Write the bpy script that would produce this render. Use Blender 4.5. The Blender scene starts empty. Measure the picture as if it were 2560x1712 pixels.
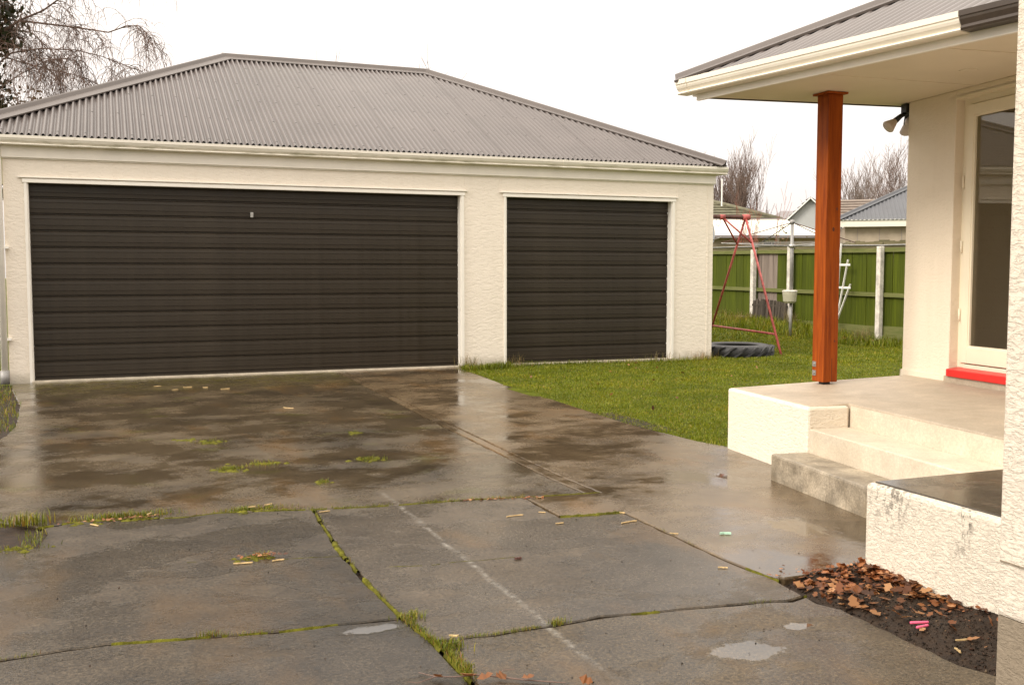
import bpy, math, random
import numpy as np
from mathutils import Vector, Matrix, noise as mnoise
R = math.radians
random.seed(7); rng = np.random.default_rng(7)
sc = bpy.context.scene
col = sc.collection

# ------------------------------------------------------------------ camera
cam_d = bpy.data.cameras.new('camera'); cam = bpy.data.objects.new('camera', cam_d); col.objects.link(cam)
cam_d.sensor_width = 36.0; cam_d.lens = 2507.0/2560*36.0
cam_d.clip_start = 0.05; cam_d.clip_end = 1500
cam.location = (0, 0, 1.4)
cam.rotation_euler = (math.pi/2-0.0693, 0, -0.3783)
sc.camera = cam

# ------------------------------------------------------------------ sky, sun, exposure
SUN_EL, SUN_AZ = R(52), R(-72)          # azimuth measured from +Y towards +X
world = bpy.data.worlds.new('World'); sc.world = world; world.use_nodes = True
wn = world.node_tree; wn.nodes.clear()
w_out = wn.nodes.new('ShaderNodeOutputWorld'); w_bg = wn.nodes.new('ShaderNodeBackground')
w_sky = wn.nodes.new('ShaderNodeTexSky'); w_sky.sky_type = 'NISHITA'; w_sky.sun_disc = False
w_sky.sun_elevation = SUN_EL; w_sky.sun_rotation = SUN_AZ
w_sky.air_density = 1.0; w_sky.dust_density = 4.0
w_hsv = wn.nodes.new('ShaderNodeHueSaturation'); w_hsv.inputs['Saturation'].default_value = 0.25
w_mix = wn.nodes.new('ShaderNodeMixRGB'); w_mix.inputs['Fac'].default_value = 0.9
# overcast cloud deck, brighter towards the zenith than at the horizon
w_tc = wn.nodes.new('ShaderNodeTexCoord'); w_sep = wn.nodes.new('ShaderNodeSeparateXYZ'); w_ramp = wn.nodes.new('ShaderNodeValToRGB')
wn.links.new(w_tc.outputs['Generated'], w_sep.inputs[0]); wn.links.new(w_sep.outputs[2], w_ramp.inputs['Fac'])
w_ramp.color_ramp.elements[0].position = 0.0; w_ramp.color_ramp.elements[0].color = (0.345, 0.315, 0.300, 1)
w_ramp.color_ramp.elements[1].position = 1.0; w_ramp.color_ramp.elements[1].color = (1.0, 0.925, 0.825, 1)
w_mul = wn.nodes.new('ShaderNodeVectorMath'); w_mul.operation = 'SCALE'; w_mul.inputs['Scale'].default_value = 13.4
wn.links.new(w_ramp.outputs[0], w_mul.inputs[0]); wn.links.new(w_mul.outputs[0], w_mix.inputs['Color2'])
wn.links.new(w_sky.outputs[0], w_hsv.inputs['Color']); wn.links.new(w_hsv.outputs[0], w_mix.inputs['Color1'])
wn.links.new(w_mix.outputs[0], w_bg.inputs['Color']); w_bg.inputs['Strength'].default_value = 0.10
wn.links.new(w_bg.outputs[0], w_out.inputs['Surface'])
sun_d = bpy.data.lights.new('sun', 'SUN'); sun = bpy.data.objects.new('sun', sun_d); col.objects.link(sun)
sun_d.energy = 1.15; sun_d.angle = R(22); sun_d.color = (1.0, 0.92, 0.81)
sdir = Vector((math.sin(SUN_AZ)*math.cos(SUN_EL), math.cos(SUN_AZ)*math.cos(SUN_EL), math.sin(SUN_EL)))
# the cloud-veiled sun stands to the left of and a little behind the camera
sdir = Vector((-0.80, -0.13, 0.58)).normalized()
sun.rotation_euler = sdir.to_track_quat('Z', 'Y').to_euler()
w_sky.sun_rotation = math.atan2(sdir.x, sdir.y); w_sky.sun_elevation = math.asin(sdir.z)
vs = sc.view_settings
vs.view_transform = 'Standard'; vs.look = 'None'; vs.gamma = 1.0; vs.exposure = 1.17
try: vs.use_curve_mapping = False
except Exception: pass
sc.render.film_transparent = False
try:
    sc.cycles.use_denoising = True
    sc.cycles.max_bounces = 8; sc.cycles.transparent_max_bounces = 12
except Exception: pass

# ------------------------------------------------------------------ material helpers
class NT:
    def __init__(s, name):
        s.m = bpy.data.materials.new(name); s.m.use_nodes = True
        s.t = s.m.node_tree; s.t.nodes.clear()
        s.out = s.t.nodes.new('ShaderNodeOutputMaterial')
        s.co = s.t.nodes.new('ShaderNodeTexCoord').outputs['Object']
    def link(s, a, b): s.t.links.new(a, b)
    def setin(s, sock, v):
        if hasattr(v, 'is_output') or isinstance(v, bpy.types.NodeSocket): s.link(v, sock)
        else:
            try: sock.default_value = v
            except Exception: sock.default_value = tuple(v)+(1,)
    def node(s, typ, ins=None, **kw):
        n = s.t.nodes.new(typ)
        for k, v in kw.items(): setattr(n, k, v)
        for k, v in (ins or {}).items(): s.setin(n.inputs[k], v)
        return n
    def vmap(s, scale=(1,1,1), loc=(0,0,0), rot=(0,0,0), co=None):
        return s.node('ShaderNodeMapping', {'Vector': co or s.co, 'Scale': scale, 'Location': loc, 'Rotation': rot}).outputs[0]
    def noise(s, scale, detail=5, rough=0.55, co=None, dist=0.0):
        return s.node('ShaderNodeTexNoise', {'Vector': co or s.co, 'Scale': scale, 'Detail': detail, 'Roughness': rough, 'Distortion': dist}).outputs[0]
    def ramp(s, fac, stops):
        n = s.node('ShaderNodeValToRGB', {'Fac': fac}); e = n.color_ramp.elements
        while len(e) < len(stops): e.new(0.5)
        for el, (p, c) in zip(e, stops):
            el.position = p; el.color = (c, c, c, 1) if isinstance(c, (int, float)) else tuple(c)+(1,)
        return n.outputs[0]
    def mix(s, fac, a, b, mode='MIX'):
        return s.node('ShaderNodeMixRGB', {'Fac': fac, 'Color1': a, 'Color2': b}, blend_type=mode).outputs[0]
    def math(s, op, a, b=0.0, clamp=False):
        return s.node('ShaderNodeMath', {0: a, 1: b}, operation=op, use_clamp=clamp).outputs[0]
    def xyz(s, co=None):
        n = s.node('ShaderNodeSeparateXYZ', {0: co or s.co}); return n.outputs
    def bump(s, h, strength=0.3, dist=0.01, normal=None):
        d = {'Height': h, 'Strength': strength, 'Distance': dist}
        if normal is not None: d['Normal'] = normal
        return s.node('ShaderNodeBump', d).outputs[0]
    def island(s):
        return s.node('ShaderNodeNewGeometry').outputs['Random Per Island']
    def objrand(s):
        return s.node('ShaderNodeObjectInfo').outputs['Random']
    def bsdf(s, color, rough=0.6, normal=None, spec=0.5, metal=0.0, **kw):
        d = {'Base Color': color, 'Roughness': rough, 'Metallic': metal, 'Specular IOR Level': spec}
        if normal is not None: d['Normal'] = normal
        d.update(kw)
        n = s.node('ShaderNodeBsdfPrincipled', d); s.link(n.outputs[0], s.out.inputs['Surface']); return s.m
def c4(c): return tuple(c)+(1,)

def mat_plain(name, c, rough=0.6, var=0.12, scale=6, spec=0.5, metal=0.0, bump=0.0, bscale=60, island=False):
    t = NT(name)
    f = t.noise(scale, 5)
    a = t.mix(t.ramp(f, [(0.3, 0.0), (0.7, 1.0)]), c4([x*(1-var) for x in c]), c4([min(1, x*(1+var)) for x in c]))
    if island: a = t.mix(1.0, a, t.ramp(t.objrand(), [(0, 0.8), (1, 1.15)]), 'MULTIPLY')
    nrm = t.bump(t.noise(bscale, 4), bump, 0.01) if bump else None
    return t.bsdf(a, rough, nrm, spec, metal)

def mat_stucco(name, c, scale=1.0, strength=0.5, stain=0.0, base_dirt=0.0):
    """trowelled / rough-cast plaster: strokes as fine relief, faint discolouration"""
    t = NT(name)
    w = t.vmap((1.0, 1.0, 2.2), rot=(0.1, 0.15, 0))
    n1 = t.noise(13*scale, 6, 0.62, w, 0.7)
    n2 = t.noise(60*scale, 4, 0.6)
    strokes = t.ramp(n1, [(0.38, 0.0), (0.47, 0.45), (0.53, 0.8), (0.70, 1.0)])
    h = t.math('ADD', t.math('MULTIPLY', strokes, 1.0), t.math('MULTIPLY', n2, 0.45))
    nrm = t.bump(h, strength, 0.012)
    big = t.ramp(t.noise(0.9, 6), [(0.3, 0.0), (0.75, 1.0)])
    a = t.mix(big, c4([x*0.93 for x in c]), c4(c))
    a = t.mix(t.math('MULTIPLY', t.ramp(n1, [(0.3, 1.0), (0.42, 0.0)]), 0.10), a, c4([c[0]*0.6, c[1]*0.56, c[2]*0.5]))
    st = t.ramp(t.noise(1.0, 5, 0.6, t.vmap((9, 9, 0.5))), [(0.5, 0.0), (0.75, 1.0)])
    a = t.mix(t.math('MULTIPLY', st, 0.09), a, c4([c[0]*0.62, c[1]*0.56, c[2]*0.46]))
    if stain:
        z = t.xyz()[2]
        up = t.ramp(z, [(0.18, 0.0), (0.40, 1.0)])
        yl = t.math('ADD', t.xyz()[1], t.math('MULTIPLY', t.math('SUBTRACT', t.noise(6, 3), 0.5), 0.12))
        bl1 = t.ramp(t.math('ABSOLUTE', t.math('SUBTRACT', yl, 0.34)), [(0.03, 0.8), (0.20, 0.0)])
        bl2 = t.ramp(t.math('ABSOLUTE', t.math('ADD', yl, 0.10)), [(0.015, 1.0), (0.055, 0.0)])
        blot = t.math('MAXIMUM', bl1, bl2)
        pits = t.ramp(t.noise(42, 3, 0.65, t.vmap((1, 1, 0.6))), [(0.50, 0.0), (0.58, 1.0)])
        k = t.math('MULTIPLY', t.math('MULTIPLY', blot, pits), t.math('ADD', t.math('MULTIPLY', up, 0.85), 0.08), True)
        thin = t.math('MULTIPLY', t.ramp(t.noise(36, 3, 0.7), [(0.6, 0.0), (0.7, 1.0)]), 0.35)
        k = t.math('MAXIMUM', k, t.math('MULTIPLY', thin, 0.6))
        a = t.mix(t.math('MULTIPLY', k, stain), a, (0.035, 0.03, 0.024, 1))
    if base_dirt:
        z = t.xyz()[2]
        zz = t.math('ADD', z, t.math('MULTIPLY', t.math('SUBTRACT', t.noise(5, 5), 0.5), 0.25))
        a = t.mix(t.math('MULTIPLY', t.ramp(zz, [(0.0, 1.0), (0.16, 0.0)]), base_dirt), a, (0.17, 0.15, 0.08, 1))
    return t.bsdf(a, 0.75, nrm, 0.3)

def mat_concrete(name, c1, c2, rough=(0.12, 0.42), grit=0.5, chalk=False, damp=0.45, moss=0.0, seed=0.0, spec=0.5, bstr=0.30, msc=5.5, wet=0.5, rustk=0.5, pools=(), pc=1.0):
    """wet old concrete: sharp-edged damp patches over gritty, stained ground"""
    t = NT(name)
    co = t.vmap(loc=(seed, seed*1.7, 0))
    big = t.noise(0.9, 8, 0.66, co, 0.5); med = t.noise(msc, 7, 0.66, co, 0.3)
    fine = t.noise(60, 4, 0.75, co); grain = t.noise(170, 2, 0.7, co)
    patch = t.noise(1.25, 9, 0.68, t.vmap((1, 1.25, 1), loc=(seed+4.1, seed*0.6, 0)), 0.2)
    lo = 0.62-0.28*wet
    dry = t.ramp(patch, [(lo, 0.0), (lo+0.05, 0.55), (lo+0.16, 1.0)])
    a = t.mix(t.ramp(med, [(0.30, 0.0), (0.72, 1.0)]), c4(c1), c4(c2))
    a = t.mix(1.0, a, t.ramp(big, [(0.32, 1.0-damp), (0.5, 0.95), (0.70, 1.2)]), 'MULTIPLY')
    a = t.mix(1.0, a, t.ramp(dry, [(0.0, 1-0.26*pc), (1.0, 1+0.16*pc)]), 'MULTIPLY')
    a = t.mix(1.0, a, t.ramp(fine, [(0.36, 1-0.62*grit), (0.5, 1.0), (0.64, 1+0.75*grit)]), 'MULTIPLY')
    a = t.mix(1.0, a, t.ramp(grain, [(0.36, 1-0.45*grit), (0.5, 1.0), (0.66, 1+0.6*grit)]), 'MULTIPLY')
    rust = t.ramp(t.noise(1.3, 6, 0.65, t.vmap((1, 0.5, 1), loc=(3.1+seed, 1.2, 0))), [(0.54, 0.0), (0.66, 1.0)])
    a = t.mix(t.math('MULTIPLY', rust, rustk), a, (c2[0]*1.25, c2[1]*0.92, c2[2]*0.50, 1))
    pock = t.ramp(t.noise(24, 3, 0.6, co), [(0.25, 1.0), (0.33, 0.0)])
    a = t.mix(t.math('MULTIPLY', pock, 0.55*min(1, grit*1.4)), a, c4([x*0.3 for x in c1]))
    if moss:
        x, y, z = t.xyz()
        yy = t.math('ADD', y, t.math('MULTIPLY', t.math('SUBTRACT', t.noise(2.0, 5), 0.5), 1.4))
        k = t.math('MULTIPLY', t.ramp(t.math('DIVIDE', yy, 20.0), [(0.60, 0.0), (0.69, 1.0)]), t.ramp(t.noise(7, 5), [(0.4, 0.15), (0.6, 1.0)]))
        a = t.mix(t.math('MULTIPLY', k, moss), a, (0.075, 0.062, 0.008, 1))
        p = t.ramp(t.noise(1.6, 7, 0.66, t.vmap((1, 1.4, 1), loc=(7, 2, 0))), [(0.58, 0.0), (0.66, 1.0)])
        a = t.mix(t.math('MULTIPLY', p, 0.5*moss), a, (0.065, 0.060, 0.010, 1))
    r_ = t.math('ADD', t.ramp(dry, [(0.0, rough[0]), (1.0, rough[1])]), t.math('MULTIPLY', t.math('SUBTRACT', fine, 0.5), 0.25), True)
    pm = None
    for (px, py, qx, qy) in pools:
        x, y, z = t.xyz()
        ex = t.math('DIVIDE', t.math('SUBTRACT', x, px), qx); ey = t.math('DIVIDE', t.math('SUBTRACT', y, py), qy)
        d_ = t.math('SQRT', t.math('ADD', t.math('MULTIPLY', ex, ex), t.math('MULTIPLY', ey, ey)))
        d_ = t.math('ADD', d_, t.math('MULTIPLY', t.math('SUBTRACT', t.noise(8, 8, 0.68), 0.5), 2.4))
        q_ = t.ramp(t.math('MULTIPLY', d_, 0.5), [(0.42, 1.0), (0.54, 0.0)])
        pm = q_ if pm is None else t.math('MAXIMUM', pm, q_)
    if pm is not None:
        spec = t.math('ADD', spec, t.math('MULTIPLY', pm, 0.9-spec)); r_ = t.mix(pm, r_, (0.03, 0.03, 0.03, 1))
    if chalk:
        x, y, z = t.xyz()
        dx = t.math('ABSOLUTE', t.math('SUBTRACT', t.math('ADD', x, t.math('MULTIPLY', t.math('SUBTRACT', t.noise(3, 3), 0.5), 0.06)), 1.572))
        k = t.math('MULTIPLY', t.ramp(dx, [(0.002, 1.0), (0.024, 0.0)]), t.ramp(t.noise(17, 7, 0.8), [(0.44, 0.0), (0.70, 0.8)]))
        k = t.math('MULTIPLY', k, t.math('MULTIPLY', t.ramp(t.math('DIVIDE', y, 10.0), [(0.29, 0.0), (0.34, 1.0), (0.60, 1.0), (0.625, 0.0)]), 0.8))
        a = t.mix(k, a, (0.42, 0.40, 0.36, 1))
        r_ = t.math('MAXIMUM', r_, t.math('MULTIPLY', k, 0.6))
    h = t.math('ADD', t.math('MULTIPLY', fine, 0.7*grit), t.math('ADD', t.math('MULTIPLY', grain, 0.3*grit), t.math('MULTIPLY', t.noise(11, 5, 0.6, co), 0.8)))
    h = t.math('SUBTRACT', h, t.math('MULTIPLY', pock, 0.4*grit))
    h = t.math('MULTIPLY', h, t.ramp(dry, [(0.0, 0.45), (1.0, 1.0)]))
    if pm is not None: h = t.math('MULTIPLY', h, t.math('SUBTRACT', 1.0, pm))
    nrm = t.bump(h, bstr, 0.007)
    return t.bsdf(a, r_, nrm, spec)

def mat_blade(name, stops, rough=0.45):
    t = NT(name)
    r = t.island()
    a = t.ramp(r, stops)
    patch = t.ramp(t.noise(1.1, 4), [(0.35, (0.75, 0.78, 0.9)), (0.5, (1.0, 1.0, 1.0)), (0.68, (1.30, 1.12, 1.2))])
    a = t.mix(1.0, a, patch, 'MULTIPLY')
    n = t.node('ShaderNodeBsdfPrincipled', {'Base Color': a, 'Roughness': rough, 'Specular IOR Level': 0.35})
    tr = t.node('ShaderNodeBsdfTranslucent', {'Color': a})
    mx = t.node('ShaderNodeMixShader', {0: 0.25}); t.link(n.outputs[0], mx.inputs[1]); t.link(tr.outputs[0], mx.inputs[2])
    t.link(mx.outputs[0], t.out.inputs['Surface']); return t.m

def mat_wood(name, c1, c2, axis=2, scale=1.0, rough=0.5, spec=0.4, knots=0.0, objvar=0.0, coat=0.0):
    t = NT(name)
    sc_ = [14*scale]*3; sc_[axis] = 0.9*scale
    co = t.co
    if objvar:
        add = t.node('ShaderNodeVectorMath', {0: t.co, 1: t.node('ShaderNodeCombineXYZ', {0: t.math('MULTIPLY', t.objrand(), 17.0), 1: t.math('MULTIPLY', t.objrand(), 31.0), 2: t.math('MULTIPLY', t.objrand(), 9.0)}).outputs[0]}, operation='ADD').outputs[0]
        co = add
    g = t.noise(2.2, 6, 0.62, t.vmap(tuple(sc_), co=co), 0.35)
    a = t.mix(t.ramp(g, [(0.3, 0.0), (0.68, 1.0)]), c4(c1), c4(c2))
    if objvar: a = t.mix(1.0, a, t.ramp(t.objrand(), [(0, 1-objvar), (1, 1+objvar)]), 'MULTIPLY')
    if knots:
        v = t.node('ShaderNodeTexVoronoi', {'Vector': t.vmap((5, 5, 1.7), co=co), 'Scale': 1.0, 'Randomness': 1.0}).outputs['Distance']
        a = t.mix(t.math('MULTIPLY', t.ramp(v, [(0.06, 1.0), (0.13, 0.0)]), knots), a, c4([x*0.25 for x in c1]))
    nrm = t.bump(g, 0.18, 0.004)
    return t.bsdf(a, rough, nrm, spec, **({'Coat Weight': coat, 'Coat Roughness': 0.25} if coat else {}))

M = {}
M['stucco'] = mat_stucco('cream_plaster', (0.85, 0.77, 0.665), 0.8, 0.30, base_dirt=0.5)
M['stucco_house'] = mat_stucco('house_plaster', (0.80, 0.70, 0.56), 2.0, 0.28)
M['stucco_porch'] = mat_stucco('porch_plaster', (0.80, 0.715, 0.59), 1.6, 0.40)
M['stucco_low'] = mat_stucco('rough_cast_plaster', (0.79, 0.71, 0.59), 2.6, 0.6, stain=0.9)
M['stucco_wing'] = mat_stucco('rough_cast_wing', (0.76, 0.675, 0.565), 2.4, 0.6)
M['foundation'] = mat_stucco('grey_foundation', (0.27, 0.22, 0.16), 2.4, 0.5)
M['trim'] = mat_plain('white_trim', (0.83, 0.79, 0.72), 0.5, 0.04, 5)
M['door_trim'] = mat_plain('cream_joinery', (0.78, 0.70, 0.54), 0.42, 0.04, 5)
M['sash'] = M['door_trim']
M['soffit'] = mat_plain('soffit_paint', (0.72, 0.64, 0.51), 0.6, 0.05, 1.5)
M['fascia'] = mat_plain('fascia_paint', (0.79, 0.74, 0.66), 0.55, 0.05, 4)
def mat_gutter():
    t = NT('cream_gutter')
    z = t.xyz()[2]
    n = t.noise(6, 6, 0.65, t.vmap((0.5, 1, 3)))
    k = t.math('MULTIPLY', t.ramp(n, [(0.5, 0.0), (0.66, 1.0)]), t.ramp(t.math('FRACT', t.math('MULTIPLY', z, 1.0)), [(0.0, 0.8), (0.045, 0.7), (0.08, 0.0)]))
    a = t.mix(t.math('MULTIPLY', k, 0.75), (0.82, 0.77, 0.68, 1), (0.20, 0.19, 0.07, 1))
    return t.bsdf(a, 0.38, None, 0.5)
M['gutter'] = mat_gutter()
M['gutter_house'] = mat_plain('cream_gutter_house', (0.82, 0.76, 0.65), 0.35, 0.04, 5)
M['brown_metal'] = mat_plain('brown_metal', (0.055, 0.040, 0.030), 0.4, 0.15, 8)
M['roof'] = mat_plain('brown_grey_roofing', (0.122, 0.103, 0.096), 0.30, 0.10, 1.3, spec=0.55)
M['flashing'] = mat_plain('roof_flashing', (0.105, 0.086, 0.077), 0.36, 0.10, 2.0)
M['screw'] = mat_plain('screw', (0.055, 0.048, 0.044), 0.4)
def mat_roller():
    """dusty painted steel: rain runs and splash dirt near the ground"""
    t = NT('dark_brown_steel')
    n = t.noise(1.0, 6, 0.65, t.vmap((7, 7, 0.35))); b = t.noise(1.4, 6, 0.6)
    a = t.mix(t.ramp(n, [(0.35, 0.0), (0.7, 1.0)]), (0.0215, 0.0148, 0.0080, 1), (0.0300, 0.0215, 0.0125, 1))
    a = t.mix(t.math('MULTIPLY', t.ramp(b, [(0.5, 0.0), (0.72, 1.0)]), 0.5), a, (0.042, 0.031, 0.019, 1))
    r = t.ramp(n, [(0.3, 0.38), (0.7, 0.58)])
    return t.bsdf(a, r, t.bump(t.noise(3.0, 3), 0.12, 0.02), 0.4)
M['roller'] = mat_roller()
M['steel'] = mat_plain('galvanised_steel', (0.42, 0.41, 0.39), 0.42, 0.15, 9, metal=0.7)
M['grey_pipe'] = mat_plain('grey_pipe', (0.30, 0.29, 0.28), 0.5, 0.2, 9, metal=0.3)
M['black'] = mat_plain('black_plastic', (0.012, 0.012, 0.012), 0.4)
M['red'] = mat_plain('red_paint', (0.60, 0.022, 0.018), 0.4, 0.08, 8)
M['swing_red'] = mat_plain('faded_red_paint', (0.40, 0.085, 0.075), 0.55, 0.4, 9)
M['rust'] = mat_plain('dark_rust', (0.085, 0.035, 0.025), 0.7, 0.4, 14)
M['white_paint'] = mat_plain('white_paint', (0.80, 0.78, 0.74), 0.5, 0.04)
M['post_white'] = mat_plain('weathered_whitewash', (0.62, 0.58, 0.52), 0.8, 0.32, 9, bump=0.4, bscale=25)
M['rubber'] = mat_plain('rubber', (0.030, 0.030, 0.031), 0.55, 0.25, 8)
M['post'] = mat_wood('stained_timber', (0.185, 0.030, 0.002), (0.38, 0.082, 0.005), 2, 1.2, 0.55, 0.22, knots=0.0)
M['knot'] = mat_plain('knot', (0.10, 0.022, 0.006), 0.5)
M['paling'] = mat_wood('green_paling', (0.040, 0.056, 0.001), (0.082, 0.102, 0.003), 2, 1.0, 0.75, 0.25, objvar=0.14)
M['paling_grey'] = mat_wood('weathered_paling', (0.15, 0.12, 0.10), (0.27, 0.22, 0.19), 2, 1.0, 0.8, 0.2, objvar=0.18)
M['rail'] = mat_wood('green_rail', (0.10, 0.12, 0.03), (0.18, 0.18, 0.07), 1, 1.0, 0.8, 0.2)
M['rail_dark'] = mat_wood('mossy_board', (0.09, 0.085, 0.04), (0.20, 0.17, 0.10), 1, 1.0, 0.85, 0.2, objvar=0.25)
M['old_board'] = mat_wood('old_dark_board', (0.035, 0.028, 0.022), (0.085, 0.07, 0.055), 2, 1.0, 0.8, 0.2, objvar=0.4)
M['bark'] = mat_wood('bark', (0.055, 0.038, 0.030), (0.12, 0.085, 0.068), 2, 0.6, 0.9, 0.1)
M['twig'] = mat_plain('twig', (0.15, 0.095, 0.075), 0.85, 0.3, 2)
M['twig_pale'] = mat_plain('pale_twig', (0.19, 0.13, 0.105), 0.85, 0.25, 2)
M['twig_grey'] = mat_plain('grey_twig', (0.19, 0.145, 0.12), 0.85, 0.2, 2)
M['twig_red'] = mat_plain('red_twig', (0.30, 0.11, 0.07), 0.85, 0.3, 2)
M['ivy'] = mat_blade('ivy_leaf', [(0, (0.012, 0.018, 0.004)), (0.5, (0.04, 0.045, 0.008)), (0.8, (0.07, 0.03, 0.012)), (1, (0.09, 0.085, 0.02))])
M['shrub_leaf'] = mat_blade('shrub_leaf', [(0, (0.03, 0.03, 0.01)), (0.5, (0.09, 0.06, 0.02)), (1, (0.15, 0.08, 0.03))])
M['hedge_leaf'] = mat_blade('hedge_leaf', [(0, (0.012, 0.022, 0.006)), (0.6, (0.03, 0.05, 0.012)), (1, (0.06, 0.085, 0.02))])
M['grass'] = mat_blade('grass_blade', [(0, (0.075, 0.098, 0.001)), (0.45, (0.140, 0.175, 0.002)), (0.8, (0.205, 0.235, 0.003)), (0.94, (0.28, 0.24, 0.02)), (1, (0.34, 0.26, 0.07))])
M['moss'] = mat_plain('moss', (0.105, 0.100, 0.010), 0.9, 0.6, 18, spec=0.15, bump=1.0, bscale=90)
M['weed'] = mat_blade('weed_blade', [(0, (0.07, 0.10, 0.005)), (0.5, (0.16, 0.19, 0.012)), (0.8, (0.24, 0.23, 0.02)), (1, (0.24, 0.11, 0.03))])
M['dry_grass'] = mat_blade('dry_grass', [(0, (0.10, 0.11, 0.02)), (0.4, (0.22, 0.17, 0.06)), (1, (0.34, 0.25, 0.12))])
M['leaf'] = mat_blade('dead_leaf', [(0, (0.05, 0.018, 0.007)), (0.35, (0.15, 0.05, 0.014)), (0.7, (0.26, 0.10, 0.03)), (1, (0.46, 0.25, 0.11))], 0.4)
M['crumb'] = mat_blade('soil_crumb', [(0, (0.012, 0.008, 0.005)), (0.6, (0.035, 0.022, 0.013)), (0.9, (0.08, 0.035, 0.018)), (1, (0.2, 0.14, 0.08))], 0.5)
M['chip'] = mat_plain('pale_wood_chip', (0.50, 0.35, 0.16), 0.6, 0.35, 40, island=True)
M['pebble'] = mat_plain('dark_pebble', (0.02, 0.018, 0.015), 0.5)
M['chalk_pink'] = mat_plain('pink_chalk', (0.80, 0.13, 0.24), 0.8, 0.06)
M['chalk_green'] = mat_plain('mint_chalk', (0.42, 0.66, 0.50), 0.8, 0.06)
M['tile_green'] = mat_plain('mossy_tile', (0.145, 0.135, 0.085), 0.85, 0.3, 4, bump=0.3, bscale=30)
M['tile_brown'] = mat_plain('brown_tile', (0.20, 0.16, 0.13), 0.85, 0.2, 3)
M['roof_grey'] = mat_plain('blue_grey_roofing', (0.100, 0.103, 0.112), 0.55, 0.08, 1)
M['roof_white'] = mat_plain('white_roofing', (0.80, 0.77, 0.66), 0.55, 0.03, 1)
M['block'] = mat_plain('beige_block', (0.40, 0.33, 0.25), 0.85, 0.12, 4, bump=0.3)
M['clad_grey'] = mat_plain('pale_grey_cladding', (0.42, 0.43, 0.42), 0.7, 0.04, 2)
M['far_grey'] = mat_plain('far_grey', (0.24, 0.22, 0.22), 0.8, 0.08, 1)
M['dark_glass'] = mat_plain('dark_glass', (0.015, 0.015, 0.016), 0.06)
M['room'] = mat_plain('dim_room', (0.42, 0.36, 0.28), 0.9)
M['dish'] = mat_plain('grey_dish', (0.36, 0.37, 0.39), 0.5)
M['tan_cap'] = mat_plain('beige_housing', (0.42, 0.40, 0.30), 0.55, 0.1)
M['silver'] = mat_plain('lamp_reflector', (0.55, 0.47, 0.42), 0.35)
def mat_glass():
    t = NT('window_glass')
    fc = t.node('ShaderNodeLayerWeight', {'Blend': 0.5}).outputs['Facing']
    fr = t.math('ADD', 0.07, t.math('MULTIPLY', t.math('POWER', fc, 5.0), 0.9))      # Schlick, same from both sides
    gl = t.node('ShaderNodeBsdfGlossy', {'Color': (0.95, 0.93, 0.9, 1), 'Roughness': 0.012})
    tr = t.node('ShaderNodeBsdfTransparent', {'Color': (0.85, 0.83, 0.78, 1)})
    mx = t.node('ShaderNodeMixShader', {0: fr}); t.link(tr.outputs[0], mx.inputs[1]); t.link(gl.outputs[0], mx.inputs[2])
    t.link(mx.outputs[0], t.out.inputs['Surface']); return t.m
M['glass'] = mat_glass()
M['conc_apron'] = mat_concrete('wet_concrete_apron', (0.048, 0.033, 0.017), (0.098, 0.072, 0.042), (0.13, 0.36), 0.75, True, 0.55, 0.95, spec=0.5, bstr=0.30, msc=2.6, wet=0.55, pc=0.6)
M['conc_path'] = mat_concrete('wet_concrete_path', (0.080, 0.053, 0.028), (0.132, 0.094, 0.053), (0.07, 0.33), 0.40, False, 0.45, 0.0, 3.3, spec=0.5, bstr=0.18, wet=0.7, pools=((3.90, 5.78, 0.08, 0.16), (4.36, 7.66, 0.06, 0.13), (3.5, 4.5, 0.16, 0.22)))
M['conc_mid'] = mat_concrete('wet_concrete_centre', (0.058, 0.044, 0.029), (0.096, 0.075, 0.053), (0.24, 0.52), 0.8, True, 0.45, 0.0, 5.1, spec=0.28, bstr=0.5, wet=0.4)
M['conc_left'] = mat_concrete('wet_concrete_left', (0.034, 0.025, 0.016), (0.068, 0.053, 0.036), (0.20, 0.52), 0.95, False, 0.45, 0.0, 8.4, spec=0.28, bstr=0.6, wet=0.5, pools=((0.92, 3.79, 0.11, 0.045),))
M['conc_front'] = mat_concrete('wet_concrete_front', (0.054, 0.039, 0.023), (0.095, 0.072, 0.045), (0.20, 0.55), 0.95, True, 0.5, 0.0, 11.7, spec=0.28, bstr=0.6, wet=0.4, pools=((2.16, 3.06, 0.14, 0.10), (2.5, 3.2, 0.08, 0.05)))
M['conc_step'] = mat_concrete('stained_step', (0.26, 0.21, 0.145), (0.52, 0.44, 0.33), (0.45, 0.7), 0.35, False, 0.55, 0.0, 2.0, wet=0.5, rustk=0.15)
M['conc_porch'] = mat_concrete('damp_porch_floor', (0.33, 0.27, 0.20), (0.41, 0.345, 0.265), (0.40, 0.6), 0.15, False, 0.2, 0.0, 4.2, wet=1.6, rustk=0.06)
M['conc_riser'] = mat_concrete('painted_riser', (0.50, 0.43, 0.33), (0.60, 0.525, 0.415), (0.55, 0.7), 0.15, False, 0.2, 0.0, 6.2, wet=1.6, rustk=0.06)
M['conc_cap'] = mat_concrete('wet_wall_top', (0.058, 0.045, 0.029), (0.105, 0.082, 0.055), (0.18, 0.42), 0.3, False, 0.5, 0.0, 9.2)
M['threshold'] = mat_plain('pale_threshold', (0.46, 0.40, 0.31), 0.6, 0.2, 8)
M['soil'] = mat_plain('dark_soil', (0.026, 0.015, 0.008), 0.75, 0.5, 25, spec=0.3, bump=1.0, bscale=70)
M['lawn_soil'] = mat_plain('lawn_thatch', (0.075, 0.088, 0.006), 0.9, 0.4, 4, spec=0.1, bump=0.8, bscale=50)

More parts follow.
